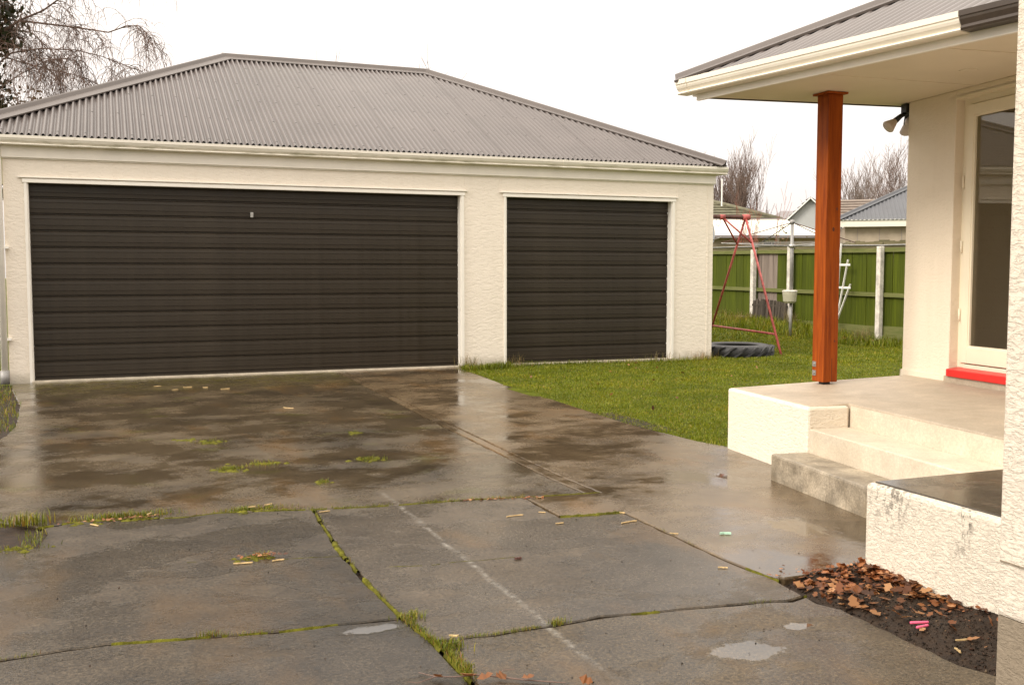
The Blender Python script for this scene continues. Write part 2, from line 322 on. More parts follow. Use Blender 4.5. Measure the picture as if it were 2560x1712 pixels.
# ------------------------------------------------------------------ mesh helpers
class MB:
    def __init__(s): s.v = []; s.f = []
    def add(s, vs, fs):
        k = len(s.v); s.v += [tuple(p) for p in vs]; s.f += [tuple(i+k for i in f) for f in fs]; return s
    def box(s, x0, x1, y0, y1, z0, z1):
        return s.add([(x0,y0,z0),(x1,y0,z0),(x1,y1,z0),(x0,y1,z0),(x0,y0,z1),(x1,y0,z1),(x1,y1,z1),(x0,y1,z1)],
                     [(0,3,2,1),(4,5,6,7),(0,1,5,4),(1,2,6,5),(2,3,7,6),(3,0,4,7)])
    def prism(s, poly, z0, z1):
        """poly counter-clockwise seen from above; z1 may be a function of (x, y)"""
        n = len(poly); zt = z1 if callable(z1) else (lambda x, y: z1)
        vs = [(x, y, z0) for x, y in poly]+[(x, y, zt(x, y)) for x, y in poly]
        return s.add(vs, [tuple(range(n-1, -1, -1)), tuple(range(n, 2*n))]+[(i, (i+1) % n, (i+1) % n+n, i+n) for i in range(n)])
    def tube(s, path, rad, n=6, cap=True):
        path = [Vector(p) for p in path]
        if not isinstance(rad, (list, tuple)): rad = [rad]*len(path)
        rings = []; up = None
        for i, p in enumerate(path):
            d = (path[min(i+1, len(path)-1)]-path[max(i-1, 0)])
            if d.length < 1e-9: d = Vector((0, 0, 1))
            d.normalize()
            if up is None: up = Vector((0, 0, 1)) if abs(d.z) < 0.9 else Vector((1, 0, 0))
            a = d.cross(up)
            if a.length < 1e-6: a = d.orthogonal()
            a.normalize(); b = d.cross(a).normalized(); up = -b if False else a.cross(d)
            rings.append([p+(a*math.cos(2*math.pi*k/n)+b*math.sin(2*math.pi*k/n))*rad[i] for k in range(n)])
        vs = [q for r in rings for q in r]; fs = []
        for i in range(len(path)-1):
            for k in range(n):
                fs.append((i*n+k, i*n+(k+1) % n, (i+1)*n+(k+1) % n, (i+1)*n+k))
        if cap and n > 2:
            fs.append(tuple(range(n-1, -1, -1))); fs.append(tuple(range((len(path)-1)*n, len(path)*n)))
        return s.add(vs, fs)
    def bar(s, p0, p1, w, h, up=(0, 0, 1)):
        p0, p1 = Vector(p0), Vector(p1); d = (p1-p0).normalized(); up = Vector(up)
        a = d.cross(up)
        if a.length < 1e-5: a = d.orthogonal()
        a.normalize(); b = a.cross(d).normalized()
        vs = []
        for p in (p0, p1):
            for sx, sy in ((-1,-1),(1,-1),(1,1),(-1,1)): vs.append(p+a*sx*w/2+b*sy*h/2)
        return s.add(vs, [(0,1,2,3),(7,6,5,4),(0,4,5,1),(1,5,6,2),(2,6,7,3),(3,7,4,0)])
    def lathe(s, prof, centre=(0, 0, 0), n=24, axis='z'):
        cx, cy, cz = centre; m = len(prof); vs = []; fs = []
        for k in range(n):
            a = 2*math.pi*k/n
            for r, z in prof: vs.append((cx+r*math.cos(a), cy+r*math.sin(a), cz+z))
        for k in range(n):
            for i in range(m-1):
                fs.append((k*m+i, ((k+1) % n)*m+i, ((k+1) % n)*m+i+1, k*m+i+1))
        return s.add(vs, fs)
    def profile(s, prof, p0, p1, out, closed=True):
        """extrude (out, z) profile between p0 and p1; out is the horizontal outward unit vector"""
        out = Vector((out[0], out[1], 0)); n = len(prof); vs = []
        for p in (p0, p1):
            for o, z in prof: vs.append(Vector(p)+out*o+Vector((0, 0, z)))
        fs = [(i, (i+1) % n, (i+1) % n+n, i+n) for i in range(n if closed else n-1)]
        if closed: fs += [tuple(range(n-1, -1, -1)), tuple(range(n, 2*n))]
        return s.add(vs, fs)
    def mesh(s, name, off=(0, 0, 0)):
        me = bpy.data.meshes.new(name)
        me.from_pydata([(x-off[0], y-off[1], z-off[2]) for x, y, z in s.v], [], s.f)
        me.update(); return me
    def build(s, name, mat, parent=None, off=(0, 0, 0), smooth=False, bevel=0.0, fixn=True):
        me = s.mesh(name, off)
        if fixn:
            import bmesh
            bm = bmesh.new(); bm.from_mesh(me); bmesh.ops.recalc_face_normals(bm, faces=bm.faces[:]); bm.to_mesh(me); bm.free()
        if smooth:
            me.polygons.foreach_set('use_smooth', [True]*len(me.polygons))
        me.materials.append(M[mat] if isinstance(mat, str) else mat)
        o = bpy.data.objects.new(name, me); col.objects.link(o)
        if parent is not None: o.parent = parent
        if bevel:
            b = o.modifiers.new('bevel', 'BEVEL'); b.width = bevel; b.segments = 2; b.limit_method = 'ANGLE'; b.angle_limit = R(40)
        return o
def tag(o, label=None, cat=None, group=None, kind=None):
    if label: o['label'] = label
    if cat: o['category'] = cat
    if group: o['group'] = group
    if kind: o['kind'] = kind
    return o
def thing(name, label, cat, loc=(0, 0, 0), rotz=0.0, group=None):
    o = bpy.data.objects.new(name, None); col.objects.link(o)
    o.location = loc; o.rotation_euler = (0, 0, rotz); o.empty_display_size = 0.2
    return tag(o, label, cat, group)
def fast_mesh(name, verts, tris, mat, kind=None, parent=None):
    """numpy triangles -> object"""
    me = bpy.data.meshes.new(name); nv, nt = len(verts), len(tris)
    me.vertices.add(nv); me.vertices.foreach_set('co', np.asarray(verts, np.float32).ravel())
    me.loops.add(nt*3); me.loops.foreach_set('vertex_index', np.asarray(tris, np.int32).ravel())
    me.polygons.add(nt); me.polygons.foreach_set('loop_start', np.arange(0, nt*3, 3, dtype=np.int32))
    me.polygons.foreach_set('loop_total', np.full(nt, 3, np.int32))
    me.update(); me.validate(); me.materials.append(M[mat])
    o = bpy.data.objects.new(name, me); col.objects.link(o)
    if parent is not None: o.parent = parent
    if kind: o['kind'] = kind
    return o
def blades(pts, hts, wid, lean=0.5):
    """bent grass blades: 5 verts, 3 triangles each"""
    n = len(pts); a = rng.uniform(0, 2*np.pi, n); b = a+rng.normal(0, 0.6, n)+np.pi/2
    dx = np.stack([np.cos(a), np.sin(a), np.zeros(n)], 1)*(np.asarray(wid)*0.5).reshape(-1, 1)
    ld = np.stack([np.cos(b), np.sin(b), np.zeros(n)], 1)
    L = rng.uniform(0.1, 1.0, n)*lean
    h = np.asarray(hts).reshape(-1, 1); up = np.array([[0, 0, 1.0]])
    mid = pts+up*h*0.55+ld*h*(L*0.3).reshape(-1, 1)
    tip = pts+up*h*(1-0.35*L).reshape(-1, 1)+ld*h*L.reshape(-1, 1)
    V = np.stack([pts-dx, pts+dx, mid-dx*0.8, mid+dx*0.8, tip], 1).reshape(-1, 3)
    k = (np.arange(n)*5).reshape(-1, 1, 1); T = (k+np.array([[[0, 1, 3], [0, 3, 2], [2, 3, 4]]])).reshape(-1, 3)
    return V, T

# house frame (the house stands a little turned against the garage)
TH = -0.131
def HW(u, v, z=0.0): return (u*math.cos(TH)-v*math.sin(TH), u*math.sin(TH)+v*math.cos(TH), z)

# ------------------------------------------------------------------ ground, driveway, lawn
g = MB(); g.add([(-300, -300, -0.06), (300, -300, -0.06), (300, 300, -0.06), (-300, 300, -0.06)], [(0, 1, 2, 3)])
tag(g.build('ground', 'lawn_soil'), 'flat grassy ground of the neighbourhood', 'ground', kind='structure')

def bank(x, y):
    """the lawn rises a little against the boundary fence"""
    a = min(1, max(0, (x-12.6)/1.8)); b = min(1, max(0, (y-16.6)/3.0))
    return 0.26*a*a*(3-2*a)*b+0.015*math.sin(x*1.7)*math.sin(y*1.3)
lm = MB(); XS = np.arange(4.4, 15.3, 0.2); YS = np.arange(6.6, 30, 0.2)
for y in YS:
    for x in XS: lm.v.append((x, y, -0.012+bank(x, y)))
nx = len(XS)
for j in range(len(YS)-1):
    for i in range(nx-1): lm.f.append((j*nx+i, j*nx+i+1, (j+1)*nx+i+1, (j+1)*nx+i))
lawn = tag(lm.build('lawn', 'lawn_soil', smooth=True), 'short wet green lawn beside the garage', 'lawn', kind='structure')

drive = MB().box(-4.2, 4.72, -4, 14.12, -0.05, -0.022).build('driveway', 'soil')
tag(drive, 'wet old concrete driveway in cracked slabs before the garage', 'driveway', kind='structure')
J1 = [(3.02, 14.08), (2.95, 11.13), (2.87, 8.54), (2.85, 6.94), (2.84, 6.2), (2.86, 5.68)]
J2 = [(-0.42, 6.03), (-0.22, 6.08), (0.06, 6.03), (0.34, 5.97), (0.54, 6.01), (0.78, 5.96), (1.07, 5.89), (1.41, 5.83), (1.7, 5.81), (2.08, 5.78), (2.36, 5.73), (2.64, 5.70), (2.86, 5.68)]
J3 = [(1.07, 5.89), (1.03, 4.94), (1.04, 4.31), (1.06, 3.87), (1.10, 3.58), (1.11, 3.14), (1.16, 1.5), (1.2, -3.6)]
J4 = [(-4, 4.05), (-0.42, 3.98), (-0.2, 4.0), (-0.06, 4.01), (0.15, 3.97), (0.44, 3.92), (0.57, 3.90), (0.78, 3.90), (1.06, 3.87)]
J5 = [(1.10, 3.58), (1.34, 3.56), (1.6, 3.57), (1.82, 3.59), (2.01, 3.56), (2.25, 3.54), (2.52, 3.50), (2.66, 3.47), (2.77, 3.50)]
J6 = [(2.36, 5.73), (2.36, 5.17), (2.75, 5.14), (2.75, 4.5), (2.75, 4.11), (2.77, 3.88), (2.79, 3.72)]
def inset(poly, d):
    n = len(poly); out = []
    area = sum(poly[i][0]*poly[(i+1) % n][1]-poly[(i+1) % n][0]*poly[i][1] for i in range(n))
    if area < 0: poly = poly[::-1]
    for i in range(n):
        p0, p1, p2 = Vector(poly[i-1]), Vector(poly[i]), Vector(poly[(i+1) % n])
        e1, e2 = (p1-p0).normalized(), (p2-p1).normalized()
        n1, n2 = Vector((-e1.y, e1.x)), Vector((-e2.y, e2.x)); m = (n1+n2)
        m = m.normalized()/max(0.5, math.cos(n1.angle(n2, 0)/2)) if m.length > 1e-4 else n1
        q = p1+m*d; out.append((q.x, q.y))
    return out
def ragged(poly, step=0.07, amp=0.006, seed=0):
    r = random.Random(seed); n = len(poly); out = []
    for i in range(n):
        a, b = Vector(poly[i]), Vector(poly[(i+1) % n]); L = (b-a).length; k = max(1, min(60, int(L/step)))
        nn = Vector((-(b-a).y, (b-a).x)).normalized()
        for j in range(k):
            p = a.lerp(b, j/k)+nn*r.uniform(-amp, amp); out.append((p.x, p.y))
    return out
def slab(poly, mat, seed, gap=0.009, z=0.0, amp=0.006, label=None):
    p = ragged(inset(poly, gap), 0.07, amp, seed)
    cx = sum(q[0] for q in p)/len(p); cy = sum(q[1] for q in p)/len(p)
    m = MB(); n = len(p)
    # bevelled lip then flat top
    q = inset(p, 0.007)
    if len(q) != n: q = p
    area = sum(p[i][0]*p[(i+1) % n][1]-p[(i+1) % n][0]*p[i][1] for i in range(n))
    pp = p if area > 0 else p[::-1]
    m.add([(x, y, -0.10) for x, y in pp]+[(x, y, z-0.006) for x, y in pp]+[(x, y, z) for x, y in q],
          [(i, (i+1) % n, (i+1) % n+n, i+n) for i in range(n)]+[(i+n, (i+1) % n+n, (i+1) % n+2*n, i+2*n) for i in range(n)]+[tuple(range(2*n, 3*n))])
    o = m.build('slab', mat, drive)
    if label: o['label'] = label
    return o
EDGE = [(4.72, 14.08), (4.62, 12.6), (4.54, 11.6), (4.49, 9.69), (4.43, 8.35), (4.46, 7.77), (4.51, 7.12), (4.60, 6.80), (4.72, 6.70), (4.60, 5.2), (4.40, 3.74), (3.3, 3.73), (2.96, 3.73), (2.79, 3.72)]
J1L = [(x-0.095, y) for x, y in J1]
slab(J1+[(2.765, 5.69)]+J1L[::-1][1:], 'conc_path', 9, gap=0.005, amp=0.003, label='narrow pale strip along the long joint')
slab([(-1.22, 14.06)]+J1L[:-1]+[(2.765, 5.69)]+J2[::-1][1:]+[(-0.62, 6.22), (-1.05, 6.7), (-1.05, 8.6), (-0.9, 9.6), (-0.87, 10.2), (-0.95, 11.7), (-1.16, 13.3)], 'conc_apron', 1, label='brown damp slab in front of the wide door')
slab(J1+J2[::-1][1:3]+J6[1:]+EDGE[::-1][1:], 'conc_path', 2, amp=0.004, label='smooth brown slab beside the steps')
slab(J3[:5]+J5[1:]+J6[::-1]+J2[::-1][3:6], 'conc_mid', 3, label='square grey slab in the middle')
slab([(-4, 5.75), (-0.7, 5.6), (-0.40, 5.58), (-0.37, 5.9), (-0.40, 6.0)]+J2[1:7]+J3[1:4]+J4[::-1][1:], 'conc_left', 4, label='dark grey slab left of the mossy joint')
slab(J4+J3[4:]+[(-4, -3.6)], 'conc_left', 5, label='dark slab in the lower left corner')
slab(J5+[(2.76, 3.40), (2.80, 3.30), (2.80, 2.94), (2.79, 2.66), (2.86, 2.50), (2.86, -3.6)]+J3[::-1][:4], 'conc_front', 6, label='gritty slab beside the soil bed')
slab([(-4, 5.8), (-0.72, 5.66), (-0.66, 6.1), (-1.1, 6.6), (-1.1, 8.5), (-4, 8.5)], 'conc_left', 8, label='slab strip at the left edge')
# thin cracks with a hint of moss are narrow grooves filled with a dark ribbon
def ribbon(m, pts, wfun, hfun, step=0.02, seed=0, zb=0.0):
    r = random.Random(seed); P = []
    for a, b in zip(pts[:-1], pts[1:]):
        a, b = Vector(a), Vector(b); k = max(1, int((b-a).length/step))
        for j in range(k): P.append((a.lerp(b, j/k), (b-a).normalized()))
    P.append((Vector(pts[-1]), (Vector(pts[-1])-Vector(pts[-2])).normalized()))
    prev = None; s = 0.0
    for p, d in P:
        s += step; w = wfun(s, p); n = Vector((-d.y, d.x))
        if w < 0.002 or (r.random() < 0.04 and w < 0.02): prev = None; continue
        w *= r.uniform(0.55, 1.3)
        c = p+n*r.uniform(-0.3, 0.3)*w; h = hfun(s, p)*r.uniform(0.5, 1.2)
        k = len(m.v)
        l, rr = c-n*w*r.uniform(0.7, 1.2), c+n*w*r.uniform(0.7, 1.2)
        m.v += [(l.x, l.y, zb-0.012), (c.x-n.x*w*0.4, c.y-n.y*w*0.4, zb+h), (c.x+n.x*w*0.4, c.y+n.y*w*0.4, zb+h*r.uniform(0.6, 1.1)), (rr.x, rr.y, zb-0.012)]
        if prev is not None:
            for i in range(3): m.f.append((prev+i, prev+i+1, k+i+1, k+i))
        prev = k
def nz(x, y, s=1.0): return mnoise.noise(Vector((x*s, y*s, 3.3)))
moss = MB()
def wf(base, amp, thr, s_=5.0): return lambda s, p: (base+amp*max(0, nz(p.x, p.y, s_))) if nz(p.x+9, p.y, 2.2) > thr else 0.0
ribbon(moss, J2, lambda s, p: (0.006+0.030*max(0, nz(p.x, p.y, 3.0)+0.1)+0.012*nz(p.x, p.y, 14)) if p.x < 1.9 else 0.005, lambda s, p: 0.004, seed=1)
ribbon(moss, J3[:6], wf(0.009, 0.030, -0.35, 9.0), lambda s, p: 0.006, seed=2)
ribbon(moss, J4[1:], wf(0.004, 0.020, -0.12, 9.0), lambda s, p: 0.005, seed=3)
ribbon(moss, J5, wf(0.005, 0.024, 0.0, 9.0), lambda s, p: 0.006, seed=4)
ribbon(moss, J6[1:], wf(0.004, 0.012, 0.0, 9.0), lambda s, p: 0.004, seed=5)
ribbon(moss, [(2.36, 5.19), (2.55, 5.15), (2.74, 5.15)], lambda s, p: 0.02+0.02*abs(nz(p.x, p.y, 8)), lambda s, p: 0.008, seed=6)
def patch(m, cx, cy, rx, ry, h, seed=0, n=9):
    """loose cluster of little moss cushions"""
    r = random.Random(seed)
    for q in range(int(20+1500*rx*ry)):
        x, y = r.gauss(cx, rx*0.5), r.gauss(cy, ry*0.5); s_ = 0.006+0.022*r.random()**2; k = len(m.v); hh = s_*0.45
        m.v.append((x, y, hh))
        for i in range(n):
            a = 2*math.pi*i/n; f = s_*r.uniform(0.6, 1.3); m.v.append((x+f*math.cos(a), y+f*math.sin(a), 0.0005))
        for i in range(n): m.f.append((k, k+1+i, k+1+(i+1) % n))
for i, (x, y, rx, ry) in enumerate([(0.74, 7.32, 0.10, 0.16), (0.98, 7.44, 0.16, 0.05), (1.77, 7.33, 0.12, 0.10), (0.62, 4.97, 0.10, 0.045), (0.71, 8.57, 0.14, 0.10), (1.27, 6.63, 0.05, 0.05), (0.52, 8.75, 0.10, 0.06),
                                    (1.95, 8.6, 0.06, 0.05), (-0.02, 6.05, 0.24, 0.06), (0.72, 5.99, 0.20, 0.06), (-0.5, 5.58, 0.14, 0.05)]):
    patch(moss, x, y, rx, ry, 0.014, i)
tag(moss.build('joint_moss', 'moss', smooth=True, fixn=False), 'green moss filling the joints between the driveway slabs', 'moss', kind='stuff')
crk = MB()
ribbon(crk, [(1.19, 4.59), (1.30, 4.56), (1.41, 4.54), (1.52, 4.55), (1.63, 4.53), (1.81, 4.52)], lambda s, p: 0.0045, lambda s, p: 0.0012, seed=7)
ribbon(crk, [(0.72, 4.91), (0.85, 4.89), (1.03, 4.85)], lambda s, p: 0.0045, lambda s, p: 0.0012, seed=8)
ribbon(crk, [(0.3, 5.02), (0.45, 5.0), (0.60, 4.95)], lambda s, p: 0.004 if nz(p.x, p.y, 9) > 0 else 0, lambda s, p: 0.0012, seed=9)
c_o = crk.build('crack', 'moss', drive, fixn=False); c_o['kind'] = 'stuff'
# raised concrete curb at the soil bed, pale worn band along the long joint
MB().prism([(2.80, 3.70), (3.26, 3.70), (3.26, 3.755), (2.80, 3.745)], -0.05, 0.018).build('curb', 'conc_path', drive, bevel=0.008)
# lawn blades
def in_lawn(x, y):
    ex = np.interp(y, [6.8, 7.12, 7.77, 8.35, 9.69, 11.6, 12.6, 14.08], [4.58, 4.51, 4.46, 4.43, 4.49, 4.54, 4.62, 4.74])
    ok = (x > ex+0.0+0.03*np.sin(y*9)+0.025*np.sin(y*23+1)+rng.normal(0, 0.015, x.shape))
    ok &= ~((y > 14.02) & (x < 9.18) & (y < 22))                       # garage
    u = x*math.cos(TH)+y*math.sin(TH); v = -x*math.sin(TH)+y*math.cos(TH)
    ok &= ~((u > 3.6) & (v < 7.32)) & ~((u > 5.24) & (v < 7.4)) & (x < 14.7)
    return ok
zb = np.vectorize(bank)
def scatter(n, x0, x1, y0, y1, f=in_lawn):
    x = rng.uniform(x0, x1, n); y = rng.uniform(y0, y1, n); k = f(x, y); return x[k], y[k]
Vs, Ts, off = [], [], 0
for (n, x0, x1, y0, y1, h0, h1, w) in [(52000, 4.4, 7.0, 6.8, 11.0, 0.010, 0.032, 0.005), (34000, 4.4, 9.6, 11.0, 14.1, 0.010, 0.036, 0.0065), (30000, 7.0, 11.5, 8.5, 14.0, 0.010, 0.036, 0.0075),
                                  (48000, 9.1, 14.7, 12.5, 18.0, 0.014, 0.042, 0.010), (26000, 9.1, 14.7, 18.0, 25.0, 0.04, 0.10, 0.014), (2200, 4.8, 9.3, 13.85, 14.06, 0.03, 0.11, 0.006), (1600, 4.45, 5.5, 13.7, 14.06, 0.04, 0.15, 0.006),
                                  (5000, 13.4, 14.7, 15, 23, 0.08, 0.28, 0.010)]:
    x, y = scatter(n, x0, x1, y0, y1)
    cl = 0.7+0.4*np.array([max(0, 0.5+mnoise.noise(Vector((a*2.3, b*2.3, 1.0)))) for a, b in zip(x, y)])
    p = np.stack([x, y, -0.012+zb(x, y)], 1); hh = rng.uniform(h0, h1, len(x))*cl
    V, T = blades(p, hh, np.full(len(x), w), 0.9); Vs.append(V); Ts.append(T+off); off += len(V)
tag(fast_mesh('lawn_grass', np.concatenate(Vs), np.concatenate(Ts), 'grass', 'stuff'), 'short bright green grass blades of the lawn by the garage', 'grass')
# weeds and tufts in the driveway, grass at its left edge
P_ = []; H_ = []
def tuft(cx, cy, n, sx, sy, h0, h1, z=0.0):
    x = rng.normal(cx, sx, n); y = rng.normal(cy, sy, n)
    P_.append(np.stack([x, y, np.full(n, z)], 1)); H_.append(rng.uniform(h0, h1, n))
def along(pts, n, sp, h0, h1, thr=0.0, s_=4.0):
    pts = np.array(pts); d = np.r_[0, np.cumsum(np.hypot(*np.diff(pts, axis=0).T))]
    t = rng.uniform(0, d[-1], n); x = np.interp(t, d, pts[:, 0]); y = np.interp(t, d, pts[:, 1])
    k = np.array([nz(a+2, b, s_) > thr for a, b in zip(x, y)]); x, y = x[k], y[k]; n = len(x)
    P_.append(np.stack([x+rng.normal(0, sp, n), y+rng.normal(0, sp, n), np.zeros(n)], 1)); H_.append(rng.uniform(h0, h1, n))
tuft(-0.50, 6.12, 140, 0.06, 0.03, 0.03, 0.10); tuft(-0.43, 5.72, 120, 0.03, 0.08, 0.015, 0.05); tuft(-0.55, 5.58, 120, 0.10, 0.02, 0.015, 0.04)
tuft(0.02, 6.10, 520, 0.14, 0.016, 0.012, 0.05); tuft(0.72, 6.02, 420, 0.10, 0.014, 0.01, 0.035)
along(J2[5:11], 500, 0.008, 0.01, 0.03, -0.1); along(J3[:5], 420, 0.008, 0.008, 0.025, 0.0); along(J3[3:5], 200, 0.014, 0.012, 0.03, -1)
along([(1.09, 3.62), (1.12, 3.46), (1.115, 3.2)], 420, 0.010, 0.008, 0.035, -0.4); tuft(1.15, 3.5, 150, 0.022, 0.025, 0.012, 0.045); tuft(1.125, 3.30, 150, 0.014, 0.05, 0.012, 0.04); tuft(1.10, 3.86, 130, 0.03, 0.03, 0.015, 0.04)
along(J5[:3], 420, 0.006, 0.006, 0.022, -0.1, 9.0); along(J5[2:5], 260, 0.009, 0.01, 0.035, -0.2); tuft(1.62, 3.58, 110, 0.022, 0.008, 0.012, 0.035); along(J5[4:], 140, 0.006, 0.008, 0.025, 0.1)
along(J4[1:], 420, 0.006, 0.008, 0.025, 0.05); tuft(0.32, 3.95, 60, 0.02, 0.008, 0.015, 0.035)
along(J6[2:5], 150, 0.006, 0.006, 0.02, 0.0); along([(2.4, 5.16), (2.73, 5.15)], 160, 0.012, 0.006, 0.02, -1)
for x, y, n, s in ((0.74, 7.32, 260, 0.05), (0.98, 7.44, 120, 0.07), (1.77, 7.33, 220, 0.05), (0.64, 4.99, 50, 0.03), (0.71, 8.57, 120, 0.07), (1.27, 6.63, 50, 0.02), (1.95, 8.6, 40, 0.03)): tuft(x, y, n, s, s*0.6, 0.008, 0.04)
x = rng.uniform(-3.0, -0.85, 9000); y = rng.uniform(8.6, 13.9, 9000)
k = x < np.interp(y, [8.6, 9.6, 10.2, 11.7, 13.3, 14], [-1.02, -0.92, -0.86, -0.95, -1.14, -1.24])+0.03*np.sin(y*7); x, y = x[k], y[k]
P_.append(np.stack([x, y, np.full(len(x), -0.02)], 1)); H_.append(rng.uniform(0.02, 0.075, len(x)))
PP, HH = np.concatenate(P_), np.concatenate(H_)
V, T = blades(PP, HH, np.clip(HH*0.10, 0.0018, 0.006), 0.9)
tag(fast_mesh('driveway_weeds', V, T, 'weed', 'stuff'), 'small green weeds sprouting along the driveway joints', 'weeds')
# dry tufts at the fence foot and beside the middle pillar
P_, H_ = [], []
for x, y, n, s, h in ((14.45, 19.0, 120, 0.10, 0.45), (14.35, 20.6, 160, 0.3, 0.35), (14.3, 22.0, 200, 0.5, 0.35), (14.4, 16.6, 120, 0.2, 0.4), (4.86, 13.98, 60, 0.08, 0.30), (5.6, 14.02, 50, 0.1, 0.25), (8.2, 14.02, 40, 0.3, 0.22), (8.9, 14.0, 60, 0.15, 0.2)):
    tuft(x, y, n, s, s*0.3, h*0.4, h, bank(x, y) if x > 9 else -0.01)
PP, HH = np.concatenate(P_), np.concatenate(H_)
V, T = blades(PP, HH, np.full(len(HH), 0.006), 0.7)
tag(fast_mesh('dry_grass', V, T, 'dry_grass', 'stuff'), 'long dry grass at the foot of the fence and pillars', 'grass')

# ------------------------------------------------------------------ corrugated sheets
def corr_plane(low0, low1, top0, top1, name, mat, parent, off, pitch=0.08, amp=0.021, sheet=0.80, seg=8, joined=False, smooth=True):
    """trapezoid of corrugated sheets, ribs running up the slope"""
    l0, l1, t0, t1 = map(Vector, (low0, low1, top0, top1))
    ax = (l1-l0); W = ax.length; ax.normalize()
    nrm = ax.cross((t0-l0)); nrm.normalize()
    if nrm.z < 0: nrm = -nrm
    sl = nrm.cross(ax).normalized()
    if sl.z < 0: sl = -sl
    a0, a1 = (t0-l0).dot(ax), (t1-l0).dot(ax); Hs = max((t0-l0).dot(sl), (t1-l0).dot(sl))
    def top(x):
        h = Hs
        if a0 > 1e-6 and x < a0: h = min(h, Hs*x/a0)
        if a1 < W-1e-6 and x > a1: h = min(h, Hs*(W-x)/(W-a1))
        return max(h, 0.002)
    big = MB(); x0 = 0.0; objs = []; idx = 0
    while x0 < W-1e-6:
        x1 = min(x0+sheet, W); m = big if joined else MB()
        n = max(1, int(round((x1-x0)/pitch*seg))); k = len(m.v); lift = 0.0006*(idx % 2)
        for i in range(n+1):
            x = x0+(x1-x0)*i/n+(0.006 if (i == n and not joined and x1 < W) else 0.0)
            d = amp*math.cos(2*math.pi*x/pitch)+lift
            p = l0+ax*x+nrm*(d+amp); m.v.append(tuple(p-sl*0.03)); m.v.append(tuple(p+sl*top(x)))
        for i in range(n): m.f.append((k+2*i, k+2*i+2, k+2*i+3, k+2*i+1))
        if not joined: objs.append(m.build(name, mat, parent, off, smooth=smooth, fixn=False))
        x0 = x1; idx += 1
    if joined: objs.append(big.build(name, mat, parent, off, smooth=smooth, fixn=False))
    return objs
def cap_flash(m, p0, p1, nA, nB, w=0.17, lift=0.045, roll=0.028):
    """hip or ridge flashing folded over two planes with normals nA, nB"""
    p0, p1, nA, nB = Vector(p0), Vector(p1), Vector(nA).normalized(), Vector(nB).normalized()
    d = (p1-p0).normalized(); up = (nA+nB).normalized()
    wa = nA.cross(d); wb = d.cross(nB)
    if wa.z > 0: wa = -wa
    if wb.z > 0: wb = -wb
    wa.normalize(); wb.normalize()
    prof = [wa*w+nA*(lift-0.018), wa*w+nA*lift, wa*0.035+nA*lift]
    for a in (-60, -20, 20, 60):
        side = (wa-wb).normalized(); prof.append(up*(lift+roll*0.6+roll*math.cos(R(a)))-side*(roll*math.sin(R(a))))
    prof += [wb*0.035+nB*lift, wb*w+nB*lift, wb*w+nB*(lift-0.018)]
    n = len(prof); k = len(m.v)
    for p in (p0, p1):
        for q in prof: m.v.append(tuple(p+q))
    for i in range(n-1): m.f.append((k+i, k+i+1, k+n+i+1, k+n+i))

# ------------------------------------------------------------------ garage
GY = 14.087; GO = (4.0, GY, 0)
gar = thing('garage', 'wide cream plastered garage with hipped corrugated roof and two dark roller doors', 'garage', GO)
GX0, GX1 = -1.244, 9.131
L0, L1, R0, R1 = -0.975, 4.79, 5.50, 8.36           # door openings
ZT = 2.537
w = MB()
for a, b, z0, z1 in ((GX0, L0, -0.1, 2.98), (L1, R0, -0.1, 2.98), (R1, GX1, -0.1, 2.98), (L0, L1, ZT, 2.98), (R0, R1, ZT, 2.98)):
    w.box(a, b, GY, GY+0.2, z0, z1)
w.box(GX0, GX0+0.2, GY+0.2, 21.6, -0.1, 2.98); w.box(GX1-0.2, GX1, GY+0.2, 21.6, -0.1, 2.98); w.box(GX0+0.2, GX1-0.2, 21.4, 21.6, -0.1, 2.98)
w.build('wall', 'stucco', gar, GO)
MB().box(GX0+0.25, GX1-0.25, GY+0.35, 21.3, 0.0, 0.02).build('floor', 'threshold', gar, GO)
for x in (4.855, 5.405, 8.46, 9.03):                  # cover strips over the sheet joints
    MB().box(x-0.012, x+0.012, GY-0.006, GY+0.01, 0.0 if x > 9 else 2.60, 2.84).build('cover_strip', 'stucco', gar, GO)
fa = MB().box(GX0-0.012, GX1+0.012, GY-0.045, GY, 2.838, 3.00).build('fascia', 'fascia', gar, GO)
MB().box(GX0, GX1, GY-0.016, GY, 2.822, 2.838).build('moulding', 'trim', fa)
fa.children[0].location = (-GO[0], -GO[1], 0)
GUT = [(0.0, 0.0), (0.095, 0.0), (0.104, 0.008), (0.098, 0.018), (0.086, 0.022), (0.096, 0.032), (0.110, 0.046), (0.118, 0.062), (0.120, 0.074), (0.128, 0.078), (0.130, 0.114), (0.122, 0.116), (0.118, 0.085), (0.10, 0.05), (0.08, 0.03), (0.012, 0.02), (0.008, 0.10), (0.0, 0.10)]
gu = MB(); gu.profile(GUT, (-1.80, GY-0.045, 2.985), (9.30, GY-0.045, 2.985), (0, -1)); 
gut = gu.build('gutter', 'gutter', gar, (GO[0], GO[1], 2.985)); gut.location = (0, 0, 2.985)
for gx, sx in ((9.17, 1), (-1.70, -1)):
    gs = MB(); gs.profile(GUT, (gx, GY-0.045, 2.985), (gx, 21.8, 2.985), (sx, 0))
    g2 = gs.build('gutter', 'gutter', gar, (GO[0], GO[1], 2.985)); g2.location = (0, 0, 2.985)
for x in (-0.442, 3.167, 6.4):                         # joining sleeves
    m = MB(); m.profile([(o*1.04+0.001, z*1.0-0.003 if z < 0.05 else z+0.001) for o, z in GUT], (x-0.035, GY-0.046, 2.985), (x+0.035, GY-0.046, 2.985), (0, -1))
    m.build('gutter_joint', 'gutter', gut, (GO[0], GO[1], 2.985))
